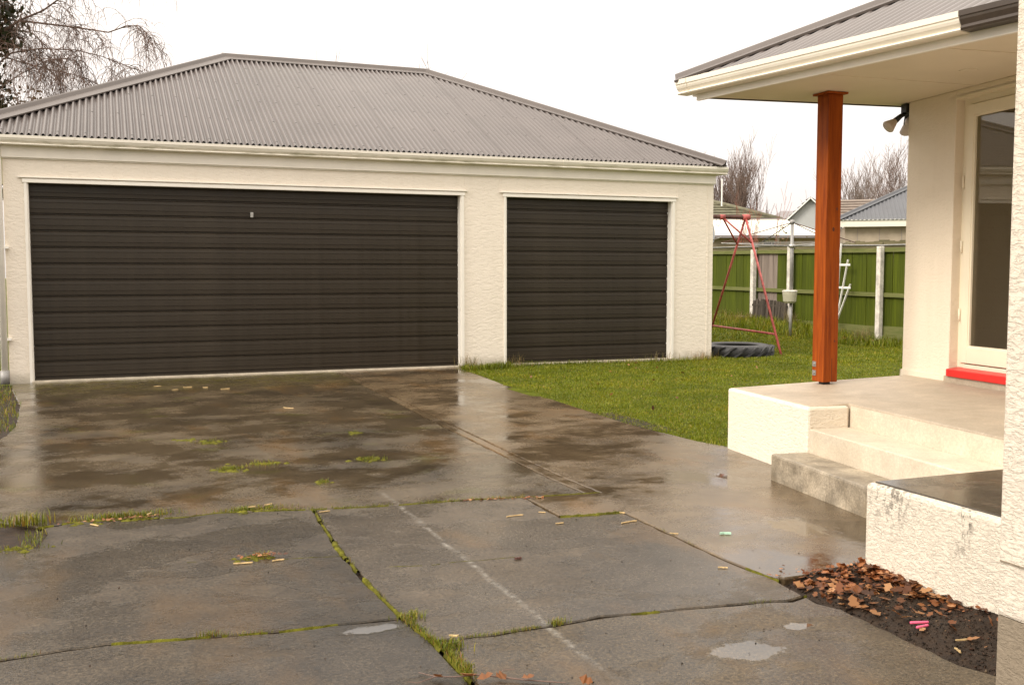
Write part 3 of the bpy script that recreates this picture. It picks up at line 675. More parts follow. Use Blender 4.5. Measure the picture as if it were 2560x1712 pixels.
# left eave soffit
MB().box(-1.72, GX0-0.012, GY-0.04, 21.6, 2.93, 2.95).build('soffit', 'fascia', gar, GO)
# roof
EZ, RZ, EY, RY = 3.105, 5.02, 13.95, 17.85
EX0, EX1, RX0, RX1 = -1.80, 9.25, 1.86, 5.40; BY = 2*RY-EY
corr_plane((EX0, EY, EZ), (EX1, EY, EZ), (RX0, RY, RZ), (RX1, RY, RZ), 'roof_sheet', 'roof', gar, GO)
corr_plane((EX1, EY, EZ), (EX1, BY, EZ), (RX1, RY, RZ), (RX1, RY, RZ), 'end_roof', 'roof', gar, GO, joined=True)
corr_plane((EX0, BY, EZ), (EX0, EY, EZ), (RX0, RY, RZ), (RX0, RY, RZ), 'end_roof', 'roof', gar, GO, joined=True)
corr_plane((EX1, BY, EZ), (EX0, BY, EZ), (RX1, RY, RZ), (RX0, RY, RZ), 'back_roof', 'roof', gar, GO, joined=True)
nF = Vector((0, -(RZ-EZ), RY-EY)); nB = Vector((0, (RZ-EZ), RY-EY)); nL = Vector((-(RZ-EZ), 0, RX0-EX0)); nR = Vector(((RZ-EZ), 0, EX1-RX1))
m = MB(); cap_flash(m, (RX0-0.05, RY, RZ), (RX1+0.05, RY, RZ), nF, nB); m.build('ridge_cap', 'flashing', gar, GO)
m = MB(); cap_flash(m, (EX0, EY, EZ+0.02), (RX0, RY, RZ), nF, nL); m.build('hip_cap', 'flashing', gar, GO)
m = MB(); cap_flash(m, (RX1, RY, RZ), (EX1, EY, EZ+0.02), nF, nR); m.build('hip_cap', 'flashing', gar, GO)
sm = MB(); nFn = nF.normalized(); sl_ = Vector((0, RY-EY, RZ-EZ)).normalized(); Ls = Vector((0, RY-EY, RZ-EZ)).length
for row in (0.08, 0.95, 1.85, 2.75, 3.65, 4.2):
    for i in range(int((EX1-EX0)/0.3)):
        x = EX0+0.3*i+0.0 + (0.1 if int(row*10) % 2 else 0)
        x = EX0+round((x-EX0)/0.08)*0.08
        t_ = 1.0 if RX0 <= x <= RX1 else ((x-EX0)/(RX0-EX0) if x < RX0 else (EX1-x)/(EX1-RX1))
        if row > t_*Ls-0.15: continue
        p = Vector((x, EY, EZ))+sl_*row+nFn*0.036
        k = len(sm.v); a, b = Vector((1, 0, 0))*0.019, sl_*0.019
        sm.v += [tuple(p+a), tuple(p+b), tuple(p-a), tuple(p-b)]+[tuple(p+nFn*0.012)]; sm.f += [(k, k+1, k+4), (k+1, k+2, k+4), (k+2, k+3, k+4), (k+3, k, k+4)]
so = sm.build('roof_screws', 'screw', gar, GO, fixn=False); so['kind'] = 'stuff'
# roller doors: every rib of the curtain is a slat of its own
def roller(x0, x1, label, n=12):
    yb = GY+0.115; H = ZT-0.02; ph = H/n
    r = MB().box(x0+0.005, x1-0.005, yb-0.012, yb+0.02, 0.022, 0.05).build('roller_door', 'roller', gar, GO); r['label'] = label
    prof = [(0.0, -0.014), (0.012, -0.014), (0.020, 0.006), (0.066, 0.008), (0.069, 0.003), (0.073, 0.003), (0.076, 0.008), (0.150, 0.008), (0.153, 0.004), (0.156, 0.008), (0.196, 0.006), (0.208, -0.012), (ph, -0.014)]
    m = MB(); k = len(prof)
    for x in (x0, x1):
        for z, o in prof: m.v.append((x, -o, z))
    m.f = [(i, i+1, i+1+k, i+k) for i in range(k-1)]
    me = m.mesh('slat'); me.materials.append(M['roller'])
    for i in range(n):
        s = bpy.data.objects.new('slat', me); col.objects.link(s); s.parent = r
        s.location = (-GO[0], yb-GO[1], 0.045+i*ph)
    return r
rd1 = roller(L0, L1, 'wide dark brown ribbed roller door'); rd2 = roller(R0, R1, 'narrow dark brown ribbed roller door')
hm = MB().box(1.775, 1.815, GY+0.075, GY+0.105, 2.155, 2.225).build('handle', 'steel', rd1, GO, bevel=0.004)
for x0, x1 in ((L0, L1), (R0, R1)):                    # jambs, heads, thresholds
    for a, b in ((x0-0.035, x0), (x1, x1+0.045)):
        j = MB().box(a, b, GY-0.018, GY+0.0, 0.0, ZT).build('jamb', 'trim', gar, GO, bevel=0.003)
    MB().box(x1-0.014, x1, GY, GY+0.13, 0.0, ZT).build('jamb_lining', 'trim', gar, GO)
    MB().box(x0, x0+0.014, GY, GY+0.13, 0.0, ZT).build('jamb_lining', 'trim', gar, GO)
    h = MB().box(x0-0.05, x1+0.06, GY-0.024, GY, ZT-0.005, ZT+0.042).build('door_head', 'trim', gar, GO, bevel=0.003)
    MB().box(x0-0.10, x1+0.10, GY-0.034, GY+0.001, ZT+0.056, ZT+0.066).build('head_flashing', 'trim', gar, GO)
    MB().box(x0-0.01, x1+0.01, GY-0.03, GY+0.16, -0.05, 0.021).build('threshold', 'threshold', gar, GO, bevel=0.005)
# downpipe at the left corner
dp = MB().tube([(-1.29, GY-0.06, 0.10), (-1.29, GY-0.06, 2.80), (-1.33, GY-0.10, 2.95)], 0.042, 12).build('downpipe', 'trim', gar, GO, smooth=True)
MB().tube([(-1.29, GY-0.06, 0.0), (-1.29, GY-0.06, 0.17)], 0.055, 12).build('pipe_shoe', 'grey_pipe', dp, GO, smooth=True)
for z in (0.55, 1.7): MB().box(-1.345, -1.20, GY-0.075, GY-0.0, z, z+0.03).build('pipe_clip', 'trim', dp, GO)
for o in list(gar.children):
    pass

# ------------------------------------------------------------------ house
HO = (4.5, 6.0, 0.0); hw = HW(4.5, 6.0)
house = thing('house', 'cream plastered house with porch, orange timber post and corrugated hip roof', 'house', hw, TH)
def hb(mb, name, mat, parent=None, **k): return mb.build(name, mat, parent or house, HO, **k)
zf = lambda u, v: 0.485+0.04*(u-3.62)
ZS = 2.804
w = MB()
w.box(5.25, 5.47, 6.775, 7.36, 0.45, ZS); w.box(5.25, 5.47, 5.84, 6.775, 2.745, ZS); w.box(5.25, 5.47, 2.6, 5.84, 0.45, ZS)
w.box(5.47, 8.9, 7.14, 7.36, -0.1, ZS); w.box(5.25, 5.47, 7.0, 7.36, -0.1, 0.45)
hb(w, 'wall', 'stucco_house', bevel=0.006)
MB_ = MB(); MB_.box(5.238, 5.25, 6.772, 7.372, 0.50, 0.592); MB_.box(5.238, 8.9, 7.36, 7.372, 0.0, 0.592); hb(MB_, 'plinth', 'stucco_house')
# room behind the door; back wall cut short, an added gap letting daylight in
rm = MB(); rm.box(8.6, 8.7, 5.2, 7.14, 0.5, 2.8); rm.box(5.5, 8.7, 2.8, 7.1, 0.55, 0.6); rm.box(5.5, 8.7, 2.8, 7.1, 2.72, 2.79)
hb(rm, 'room', 'room')
# glazed door
DU = 5.35
gd = hb(MB().box(DU-0.02, DU+0.06, 6.70, 6.80, 0.66, 2.74).box(DU-0.02, DU+0.06, 5.84, 5.92, 0.66, 2.74).box(DU-0.02, DU+0.06, 5.92, 6.70, 2.69, 2.74).box(DU-0.03, DU+0.06, 5.92, 6.70, 0.655, 0.69), 'glazed_door', 'door_trim', bevel=0.004)
gd['label'] = 'tall cream glazed back door'
for nm, (v0, v1, z0, z1) in (('stile', (6.655, 6.735, 0.70, 2.685)), ('stile', (5.92, 6.0, 0.70, 2.685)), ('rail', (6.0, 6.655, 2.60, 2.685)), ('rail', (6.0, 6.655, 0.70, 0.825))):
    hb(MB().box(DU-0.035, DU+0.015, v0, v1, z0, z1), nm, 'door_trim', gd, bevel=0.004)
hb(MB().box(DU-0.028, DU-0.012, 6.64, 6.657, 0.82, 2.605).box(DU-0.028, DU-0.012, 5.998, 6.015, 0.82, 2.605).box(DU-0.028, DU-0.012, 6.015, 6.64, 0.82, 0.837).box(DU-0.028, DU-0.012, 6.015, 6.64, 2.588, 2.605), 'glazing_bead', 'door_trim', gd)
hb(MB().box(DU-0.004, DU+0.002, 6.0, 6.66, 0.82, 2.61), 'pane', 'glass', gd)
for z in (1.02, 1.55, 2.05): hb(MB().tube([(DU-0.042, 6.742, z), (DU-0.042, 6.742, z+0.10)], 0.009, 8), 'hinge', 'door_trim', gd, smooth=True)
hb(MB().box(DU-0.10, DU+0.0, 5.84, 6.84, 2.735, 2.765), 'head_flashing', 'door_trim', gd)
hb(MB().prism([(5.185, 5.7), (5.35, 5.7), (5.35, 6.772), (5.185, 6.722)], 0.597, lambda u, v: 0.655+0.05*(u-5.185)), 'door_sill', 'red', gd, bevel=0.006)['label'] = 'red painted sill'
hb(MB().box(5.205, 5.36, 5.5, 6.77, 0.48, 0.597), 'sill_base', 'conc_porch', gd)
# porch and steps
pf = hb(MB().prism([(3.652, 6.12), (3.952, 6.12), (3.952, 3.2), (5.30, 3.2), (5.30, 7.285), (3.652, 7.285)], -0.1, zf), 'porch_floor', 'conc_porch', bevel=0.01)
hb(MB().box(3.62, 3.94, 6.09, 7.30, -0.1, 0.4835), 'porch_cheek', 'stucco_porch', pf, bevel=0.018)
hb(MB().box(3.94, 5.26, 7.28, 7.302, -0.1, 0.49), 'porch_side', 'stucco_porch', pf)
hb(MB().prism([(3.945, 3.3), (3.96, 3.3), (3.96, 6.088), (3.945, 6.088)], 0.30, 0.484), 'riser', 'conc_riser', pf)
hb(MB().box(3.63, 3.944, 4.0, 6.088, -0.1, 0.338), 'step', 'conc_riser', pf, bevel=0.008)
hb(MB().box(3.35, 3.629, 3.9, 6.10, -0.1, 0.178), 'step', 'conc_step', pf, bevel=0.015)['label'] = 'mottled grey lowest step'
# verandah post
pz = zf(4.37, 7)
PR = 0.13; PW = 0.069
def sq(w_): return [(-w_, -w_), (w_, -w_), (w_, w_), (-w_, w_)]
po = MB().prism(sq(PW), pz+0.020, 2.788).build('post', 'post', house, bevel=0.005); po['label'] = 'orange stained square timber post'
po.location = (4.378-HO[0], 7.13-HO[1], 0); po.rotation_euler = (0, 0, PR)
MB().prism(sq(0.03), pz-0.003, pz+0.022).build('post_foot', 'black', po)
MB().prism(sq(0.096), 2.788, 2.803).build('post_collar', 'post', po, bevel=0.003)
for z in (0.579, 0.650):
    MB().box(-PW-0.005, -PW+0.001, 0.018, 0.058, z+0.003, z+0.045).build('bolt_plate', 'steel', po)
    MB().tube([(-PW-0.014, 0.038, z+0.024), (-PW-0.004, 0.038, z+0.024)], 0.010, 6).build('bolt', 'steel', po)
for u, z, r in ((0.030, 1.90, 0.008), (0.0, 1.74, 0.011), (0.035, 0.86, 0.006)):
    mm = MB(); n = 10; mm.add([(u+r*math.cos(2*math.pi*i/n), -PW-0.0012, z+1.6*r*math.sin(2*math.pi*i/n)) for i in range(n)], [tuple(range(n))])
    mm.build('knot', 'knot', po, fixn=False)
MB().box(0.010, 0.014, -PW-0.0012, -PW+0.002, pz+0.022, pz+0.21).build('drying_crack', 'knot', po)
# soffit: its outer edge runs askew to the wall
g_, m_ = Vector((0.30, -0.954)), Vector((0.954, 0.30)); CG = Vector((3.33, 7.70)); SC = Vector((3.454, 7.545))
def gp(t, d, z): q = CG+g_*t+m_*d; return (q.x, q.y, z)
e0 = SC; e1 = SC+g_*6.2
hb(MB().prism([(e0.x, e0.y), (e1.x, e1.y), (8.9, e1.y), (8.9, 7.5)], ZS+0.001, ZS+0.02), 'soffit', 'soffit')
for p, q in (((3.87, 6.47), (5.25, 6.56)), ((4.16, 5.54), (5.25, 5.56))): hb(MB().bar((p[0], p[1], ZS-0.0005), (q[0], q[1], ZS-0.0005), 0.012, 0.006), 'soffit_batten', 'soffit')
dl = hb(MB().lathe([(0.0, -0.002), (0.045, -0.003), (0.055, -0.006), (0.06, -0.002), (0.06, 0.002)], (4.814, 6.10, ZS), 24), 'downlight', 'soffit', smooth=True)
fm = MB(); fm.profile([(0.0, -0.03), (0.028, -0.03), (0.028, 0.15), (0.0, 0.15)], (e0.x, e0.y, ZS), (e1.x, e1.y, ZS), (-m_.x, -m_.y))
hb(fm, 'fascia', 'fascia')
fm = MB(); fm.profile([(0.0, -0.006), (0.03, -0.006), (0.03, 0.13), (0.0, 0.13)], (e0.x, e0.y, ZS), (8.9, 7.5, ZS), (0, 1)); hb(fm, 'fascia', 'brown_metal')
q0 = Vector((3.426, 7.556)); zg = 2.826
gm = MB(); a_ = q0-g_*0.10; b_ = q0+g_*2.42
gm.profile(GUT, (a_.x, a_.y, zg), (b_.x, b_.y, zg), (-m_.x, -m_.y)); hb(gm, 'gutter', 'gutter_house')
gm = MB(); c_ = q0+g_*6.0; b2 = b_+g_*0.003
BG = [(0.0, 0.0), (0.10, 0.0), (0.108, 0.012), (0.10, 0.03), (0.116, 0.06), (0.118, 0.075), (0.126, 0.08), (0.127, 0.112), (0.119, 0.112), (0.112, 0.075), (0.09, 0.03), (0.01, 0.02), (0.006, 0.09), (0.0, 0.09)]
gm.profile(BG, (b2.x, b2.y, zg+0.004), (c_.x, c_.y, zg+0.004), (-m_.x, -m_.y)); hb(gm, 'gutter', 'brown_metal')['label'] = 'dark brown length of gutter'
gm = MB(); gm.profile(GUT, (3.45, 7.566, zg), (8.9, 7.53, zg), (0, 1)); hb(gm, 'gutter', 'gutter_house')
jm = MB(); j0, j1 = q0-g_*0.03, q0+g_*0.03; jm.profile([(o*1.05+0.001, z-0.002) for o, z in GUT], (j0.x, j0.y, zg), (j1.x, j1.y, zg), (-m_.x, -m_.y)); hb(jm, 'gutter_joint', 'gutter_house')
# roof planes
SLP = 0.49; ez = 2.935
LT = 6.2; DT = 3.2
corr_plane(gp(0, 0, ez), gp(LT+4, 0, ez), gp(DT/0.733, DT, ez+DT*SLP), gp(LT+4, DT, ez+DT*SLP), 'roof_sheet', 'roof', house, HO, pitch=0.09, amp=0.012)
corr_plane((8.9, 7.70, ez), (3.33, 7.70, ez), (8.9, 7.70-DT, ez+DT*SLP), (3.33+DT/0.733, 7.70-DT, ez+DT*SLP), 'end_roof', 'roof', house, HO, joined=True, amp=0.012)
nA = Vector((-m_.x*SLP, -m_.y*SLP, 1)); nE = Vector((0, SLP, 1)); hp = Vector((0.806, -0.592)); Lh = 5.0
m = MB(); cap_flash(m, (3.33, 7.70, ez+0.01), (3.33+hp.x*Lh, 7.70+hp.y*Lh, ez+0.29*Lh), nA, nE, w=0.13, lift=0.035, roll=0.02); hb(m, 'hip_cap', 'flashing')
# near wing of the house at the right edge of the view
wx, wy = 2.598, 2.345
wg = MB().box(wx, 8.2, -4.0, wy, 0.312, 3.4); o = wg.build('wing_wall', 'stucco_wing'); o.parent = house; o.matrix_parent_inverse = Matrix.Identity(4)
def to_house(o):
    o.matrix_parent_inverse = (Matrix.Translation(hw) @ Matrix.Rotation(TH, 4, 'Z')).inverted()
to_house(o)
bv = o.modifiers.new('bevel', 'BEVEL'); bv.width = 0.012; bv.segments = 2
o2 = MB().box(wx+0.004, 8.2, -4.0, wy-0.004, -0.1, 0.312).build('foundation', 'foundation', house); to_house(o2)
o3 = MB().box(wx-0.003, wx+0.01, -4.0, wy-0.01, 0.486, 0.492).build('plaster_joint', 'foundation', house); to_house(o3)

# low plastered cheek wall between the steps and the wing
lw = thing('low_wall', 'low rough plastered wall with mould stains and wet dark top beside the steps', 'wall', (3.9, 3.2, 0))
LO = (3.9, 3.2, 0)
body = MB().box(3.243, 5.35, 2.30, 3.69, -0.1, 0.426).build('wall_body', 'stucco_low', lw, LO, bevel=0.02)
MB().prism([(3.275, 2.3), (5.3, 2.3), (5.3, 3.665), (3.275, 3.665)], 0.40, 0.4325).build('wall_top', 'conc_cap', lw, LO, bevel=0.006)

# ------------------------------------------------------------------ soil bed with leaves
sb = MB(); XS = np.arange(2.79, 3.30, 0.03); YS = np.arange(1.2, 3.73, 0.03)
def soil_z(x, y):
    e = min(1, max(0, (x-2.80)/0.12))
    return -0.02+e*(0.035+0.03*nz(x, y, 4)+0.012*nz(x, y, 17))+0.02*min(1, max(0, (x-3.1)/0.15))
for y in YS:
    for x in XS: sb.v.append((x, y, soil_z(x, y)))
n_ = len(XS)
for j in range(len(YS)-1):
    for i in range(n_-1): sb.f.append((j*n_+i, j*n_+i+1, (j+1)*n_+i+1, (j+1)*n_+i))
tag(sb.build('soil_bed', 'soil', smooth=True), 'dark soil bed under the low wall', 'soil', kind='structure')
def leaf_verts(c, size, yaw, tilt, roll, curl):
    L = [(-0.5, 0, 0), (-0.25, 0.20, 0), (-0.05, 0.14, 0), (0.1, 0.27, 0), (0.3, 0.12, 0), (0.5, 0, 0), (0.3, -0.12, 0), (0.1, -0.27, 0), (-0.05, -0.14, 0), (-0.25, -0.20, 0)]
    rot = Matrix.Rotation(yaw, 3, 'Z') @ Matrix.Rotation(tilt, 3, 'Y') @ Matrix.Rotation(roll, 3, 'X')
    return [tuple(Vector(c)+rot @ Vector((x*size, 1.45*y*size, (abs(y)*1.2+x*x)*curl*size))) for x, y, z in L]
LF = [(0, 1, 9), (1, 2, 8), (1, 8, 9), (2, 3, 7), (2, 7, 8), (3, 4, 6), (3, 6, 7), (4, 5, 6)]
rl = random.Random(5); V = []; T = []
def add_leaf(c, s, tilt=0.30):
    k = len(V); V.extend(leaf_verts(c, s, rl.uniform(0, 6.28), rl.gauss(0, tilt), rl.gauss(0, tilt), rl.uniform(0.05, 0.5))); T.extend([tuple(i+k for i in f) for f in LF])
for i in range(620):
    while True:
        x, y = rl.uniform(2.82, 3.24), 3.70-abs(rl.gauss(0, 0.34))
        if y > 2.3 and (x-2.80) > 0.0 and (y > 3.0 or rl.random() < 0.5): break
    if rl.random() < 0.35: x = 3.24-abs(rl.gauss(0, 0.05))
    add_leaf((x, y, soil_z(x, y)+rl.uniform(0.004, 0.018)), 0.010+0.060*rl.random()**1.8)
for i in range(26): add_leaf((rl.uniform(2.78, 3.2), 3.74+abs(rl.gauss(0, 0.05)), 0.006), rl.uniform(0.012, 0.035), 0.15)
for i in range(90): add_leaf((rl.gauss(14.2, 0.18), rl.gauss(16.7, 0.45), 0.03+bank(14.2, 16.7)), rl.uniform(0.05, 0.12))
for i in range(70):
    x_, y_ = rl.uniform(4.8, 9.5), rl.uniform(8.0, 13.8)
    add_leaf((x_, y_, 0.022), rl.uniform(0.02, 0.06), 0.5)
for i in range(60):
    t_ = rl.random(); add_leaf((1.9+0.55*t_+rl.gauss(0, 0.02), 5.80-0.13*t_+rl.gauss(0, 0.012), 0.004), rl.uniform(0.01, 0.03), 0.2)
for i in range(70): add_leaf((rl.gauss(0.05, 0.16), 6.02+rl.gauss(0, 0.015), 0.012), rl.uniform(0.01, 0.03), 0.2)
for i in range(40): add_leaf((rl.gauss(0.66, 0.05), 4.96+rl.gauss(0, 0.018), 0.016), rl.uniform(0.01, 0.03), 0.2)
tag(fast_mesh('fallen_leaves', np.array(V), np.array(T), 'leaf', 'stuff'), 'brown and orange dead leaves littering the soil bed', 'leaves')
V = []; T = []
for i in range(5200):
    x, y = rl.uniform(2.80, 3.24), rl.uniform(1.9, 3.70); z = soil_z(x, y); s = 0.002+0.008*rl.random()**2; k = len(V)
    p = [Vector((rl.gauss(0, 1), rl.gauss(0, 1), rl.gauss(0.2, 0.6))).normalized()*s for _ in range(4)]
    V.extend([(x+q.x, y+q.y, z+q.z+0.002) for q in p]); T.extend([(k, k+1, k+2), (k, k+2, k+3), (k, k+3, k+1), (k+1, k+3, k+2)])
for i in range(420):                                    # grit and bark crumbs on the slabs
    x, y = rl.uniform(-0.5, 4.3), 3.0+10*rl.random()**2
    if x > 3.2 and y < 7: continue
    s = rl.uniform(0.002, 0.007); k = len(V)
    p = [Vector((rl.gauss(0, 1), rl.gauss(0, 1), rl.gauss(0.2, 0.6))).normalized()*s for _ in range(4)]
    V.extend([(x+q.x, y+q.y, 0.002+q.z) for q in p]); T.extend([(k, k+1, k+2), (k, k+2, k+3), (k, k+3, k+1), (k+1, k+3, k+2)])
tag(fast_mesh('soil_crumbs', np.array(V), np.array(T), 'crumb', 'stuff'), 'loose dark soil crumbs and bark grit', 'soil')

# countable litter: pale wood chips, chalk sticks, single leaves
def stick(name, x, y, L, ang, w, h, mat, label, cat, group=None, z=0.0):
    m = MB(); n = 6; r = random.Random(int(x*1000+y*77))
    a = Vector((math.cos(ang), math.sin(ang), 0)); b = Vector((-a.y, a.x, 0)); k = 0
    for i in range(n):
        t = -0.5+i/(n-1); ww = w*(0.75+0.5*r.random())*(0.7 if i in (0, n-1) else 1); c = a*t*L+b*(r.uniform(-0.25, 0.25)*w+(0.05*math.sin(x*90)*L)*(1-4*t*t))
        for s, q in ((-1, 0.05), (1, 0.05), (0.7, 1), (-0.7, 1)): m.v.append(tuple(c+b*s*ww/2+Vector((0, 0, h*q))))
    for i in range(n-1):
        for j in range(4): m.f.append((i*4+j, i*4+(j+1) % 4, (i+1)*4+(j+1) % 4, (i+1)*4+j))
    m.f += [(3, 2, 1, 0), tuple((n-1)*4+j for j in range(4))]
    o = m.build(name, mat); o.location = (x, y, z+0.002); return tag(o, label, cat, group)
CH = 'pale wood chips scattered on the driveway'
for x, y, L, a, lab in ((-0.13, 5.955, 0.075, -0.9, 'pale wood chip below the long weedy joint at far left'), (0.55, 4.90, 0.10, -0.15, 'long pale wood chip left of the brown debris patch'), (0.715, 4.885, 0.065, 0.15, 'short pale wood chip right of the brown debris patch'),
                        (1.12, 5.80, 0.075, 0.2, 'pale wood chip just right of the joint crossing'), (2.12, 5.29, 0.12, 0.1, 'long thin pale wood chip left of the notch in the centre slab'), (2.30, 5.31, 0.045, -0.6, 'small pale wood chip at the notch corner'),
                        (2.29, 5.04, 0.055, 0.0, 'small pale wood chip below the notch'), (2.665, 4.92, 0.12, 0.2, 'long pale wood chip near the top right corner of the centre slab'), (2.73, 5.13, 0.04, -0.7, 'tiny pale wood chip lying on the slab corner'),
                        (2.77, 4.61, 0.05, -0.6, 'pale wood chip wedged in the right long joint'), (1.175, 3.555, 0.042, -0.4, 'pale wood chip on the weeds at the lower joint crossing'), (2.44, 5.67, 0.05, 0.2, 'pale wood chip on the reddish debris joint'),
                        (0.83, 6.03, 0.055, 0.4, 'pale wood chip on the moss cushion of the upper joint'), (0.73, 6.0, 0.045, 0.1, 'smaller wood chip lying on the moss cushion'), (0.16, 6.04, 0.045, 0.9, 'pale chip in the reddish debris under the weeds'),
                        (2.66, 3.98, 0.05, -0.5, 'pale wood chip near the soil bed corner'), (2.93, 2.80, 0.05, -0.2, 'pale yellow chip on the dark soil'), (2.86, 2.745, 0.05, 1.2, 'narrow yellow chip lying lower on the soil')):
    stick('wood_chip', x, y, L*0.9, a, 0.0085, 0.005, 'chip', lab, 'wood chip', CH, soil_z(x, y)+0.012 if x > 2.8 else (0.018 if (abs(y-6.02) < 0.05 or (x < 1.2 and 3.5 < y < 3.6)) else 0.0))
for x, y, L, a, lab in ((1.23, 12.47, 0.16, 0.2, 'pale chip before the wide door, rightmost of a row'), (0.82, 12.83, 0.15, 0.1, 'pale chip before the wide door, middle of a row'), (0.48, 13.07, 0.12, 0.3, 'pale chip before the wide door, leftmost of a row'), (1.02, 12.72, 0.09, -0.4, 'small chip before the wide door, right of the middle one'), (0.66, 12.6, 0.12, 0.6, 'pale chip nearest the viewer before the wide door'), (1.66, 10.45, 0.20, -0.9, 'whitish splinter on the damp apron')):
    stick('wood_chip', x, y, L*0.7, a, 0.015, 0.006, 'chip', lab, 'wood chip', 'pale chips before the wide garage door')
stick('bark_piece', 1.81, 4.475, 0.035, 0.0, 0.012, 0.010, 'rust', 'dark reddish piece of bark in the middle of the centre slab', 'bark')
stick('chalk_stick', 3.02, 4.50, 0.06, -0.35, 0.012, 0.011, 'chalk_green', 'pale mint green chalk stick on the slab before the steps', 'chalk')
def rod(x, y, L, ang, r_, mat, label, z):
    a = Vector((math.cos(ang), math.sin(ang), 0))
    o = MB().tube([-a*L/2, -a*L/2+a*0.003, a*L/2-a*0.003, a*L/2], [r_*0.8, r_, r_, r_*0.8], 10).build('chalk_stick', mat, smooth=True); o.location = (x, y, z); tag(o, label, 'chalk', 'pink chalk sticks')
rod(2.905, 2.985, 0.075, -0.28, 0.0055, 'chalk_pink', 'upper of two pink chalk sticks on the soil', soil_z(2.905, 2.985)+0.018)
rod(2.895, 2.958, 0.060, 0.05, 0.0055, 'chalk_pink', 'lower of two pink chalk sticks on the soil', soil_z(2.895, 2.958)+0.016)
for x, y, s, lab in ((1.00, 3.205, 0.05, 'crumpled orange leaf at the bottom edge, leftmost'), (1.095, 3.165, 0.075, 'large orange brown leaf at the foot of the weedy joint'), (1.15, 3.14, 0.06, 'orange leaf right of the weedy joint foot'), (1.20, 3.13, 0.055, 'brown leaf at the bottom edge, between others'), (1.285, 3.085, 0.05, 'rust brown leaf right of the twig'), (1.46, 2.995, 0.05, 'lone rust leaf farthest right along the bottom edge')):
    m = MB(); m.v = leaf_verts((0, 0, 0.010), s, rl.uniform(0, 6), rl.gauss(0, 0.4), rl.gauss(0, 0.4), 0.6); m.f = LF
    o = m.build('leaf', 'leaf', fixn=False); o.location = (x, y, 0.008); tag(o, lab, 'leaf', 'leaves along the bottom edge')
tw = MB()
tw.tube([(0.96, 3.30, 0.006), (1.0, 3.23, 0.012), (1.06, 3.19, 0.018), (1.13, 3.17, 0.022), (1.2, 3.15, 0.012), (1.28, 3.10, 0.008), (1.4, 3.03, 0.006)], [0.0015, 0.002, 0.0025, 0.003, 0.003, 0.0025, 0.002], 5)
tw.tube([(1.0, 3.23, 0.012), (0.93, 3.21, 0.008), (0.90, 3.23, 0.010)], [0.002, 0.0015, 0.001], 5); tw.tube([(1.2, 3.15, 0.012), (1.23, 3.18, 0.02), (1.27, 3.17, 0.02)], [0.002, 0.0015, 0.001], 5)
tag(tw.build('twig', 'twig'), 'thin forked twig lying at the bottom edge', 'twig')

# ------------------------------------------------------------------ security light
sl = thing('security_light', 'black twin floodlight with sensor under the porch eave', 'lamp', HW(5.27, 7.41, 2.70), TH)
SO = (5.27, 7.41, 2.70)
MB().box(5.235, 5.315, 7.374, 7.45, 2.725, 2.80).build('base', 'black', sl, SO, bevel=0.006)
def flood(p, d, name):
    p, d = Vector(p), Vector(d).normalized(); arm = MB().tube([Vector((5.275, 7.42, 2.73)), p-d*0.03, p+d*0.035], [0.014, 0.02, 0.026], 10).build(name, 'black', sl, SO, smooth=True)
    MB().tube([p+d*0.03, p+d*0.05, p+d*0.115, p+d*0.125], [0.022, 0.030, 0.056, 0.050], 16).build('lamp_head', 'silver', arm, SO, smooth=True)
flood((5.20, 7.43, 2.685), (-0.75, 0.05, -0.62), 'arm'); flood((5.31, 7.47, 2.68), (0.35, 0.5, -0.75), 'arm')
MB().lathe([(0.0, -0.035), (0.02, -0.03), (0.034, -0.012), (0.036, 0.01), (0.03, 0.03), (0.012, 0.05), (0, 0.05)], (5.305, 7.43, 2.65), 14).build('sensor', 'silver', sl, SO, smooth=True)

# ------------------------------------------------------------------ fence
FX = 14.75
fen = thing('fence', 'tall green vertical paling fence with white posts behind the lawn', 'fence', (FX, 18, 0)); FO = (FX, 18, 0)
rf = random.Random(11)
y = 11.0; PAL = {}
def paling(y, wdt, mat, z0, z1):
    key = (mat, round(wdt, 2))
    if key not in PAL:
        m = MB().box(-0.011, 0.011, -wdt/2, wdt/2, 0, 1.0); me = m.mesh('paling'); me.materials.append(M[mat]); PAL[key] = me
    o = bpy.data.objects.new('paling', PAL[key]); col.objects.link(o); o.parent = fen
    o.location = (rf.uniform(-0.004, 0.004), y-18, z0); o.scale = (1, 1, z1-z0); o.rotation_euler = (rf.gauss(0, 0.006), 0, 0)
while y < 28:
    brown = 19.88 < y < 20.76
    wdt = 0.15
    paling(y, wdt, 'paling_grey' if brown else 'paling', 0.28 if y < 19 else 0.32, (1.86 if y < 17 else 1.93)+rf.uniform(-0.015, 0.015))
    y += 0.153
def fb(mb, name, mat, **k): return mb.build(name, mat, fen, FO, **k)
zr = lambda y: 0.945+0.010*(y-16)
for y0, y1 in ((11.0, 16.4), (16.4, 19.3), (19.3, 20.72), (20.72, 23.7), (23.7, 28.0)):
    fb(MB().bar((FX-0.045, y0, zr(y0)), (FX-0.045, y1-0.02, zr(y1)), 0.06, 0.085), 'rail', 'rail')
    fb(MB().bar((FX-0.045, y0, zr(y0)+0.91), (FX-0.045, y1-0.02, zr(y1)+0.92), 0.06, 0.085), 'rail', 'rail')
    fb(MB().bar((FX-0.02, y0+0.01, zr(y0)+1.015), (FX-0.02, y1-0.03, zr(y1)+1.03), 0.045, 0.12), 'top_board', 'rail_dark')
    fb(MB().bar((FX-0.03, y0+0.01, 0.14), (FX-0.03, y1-0.02, 0.16), 0.04, 0.30), 'base_board', 'rail')
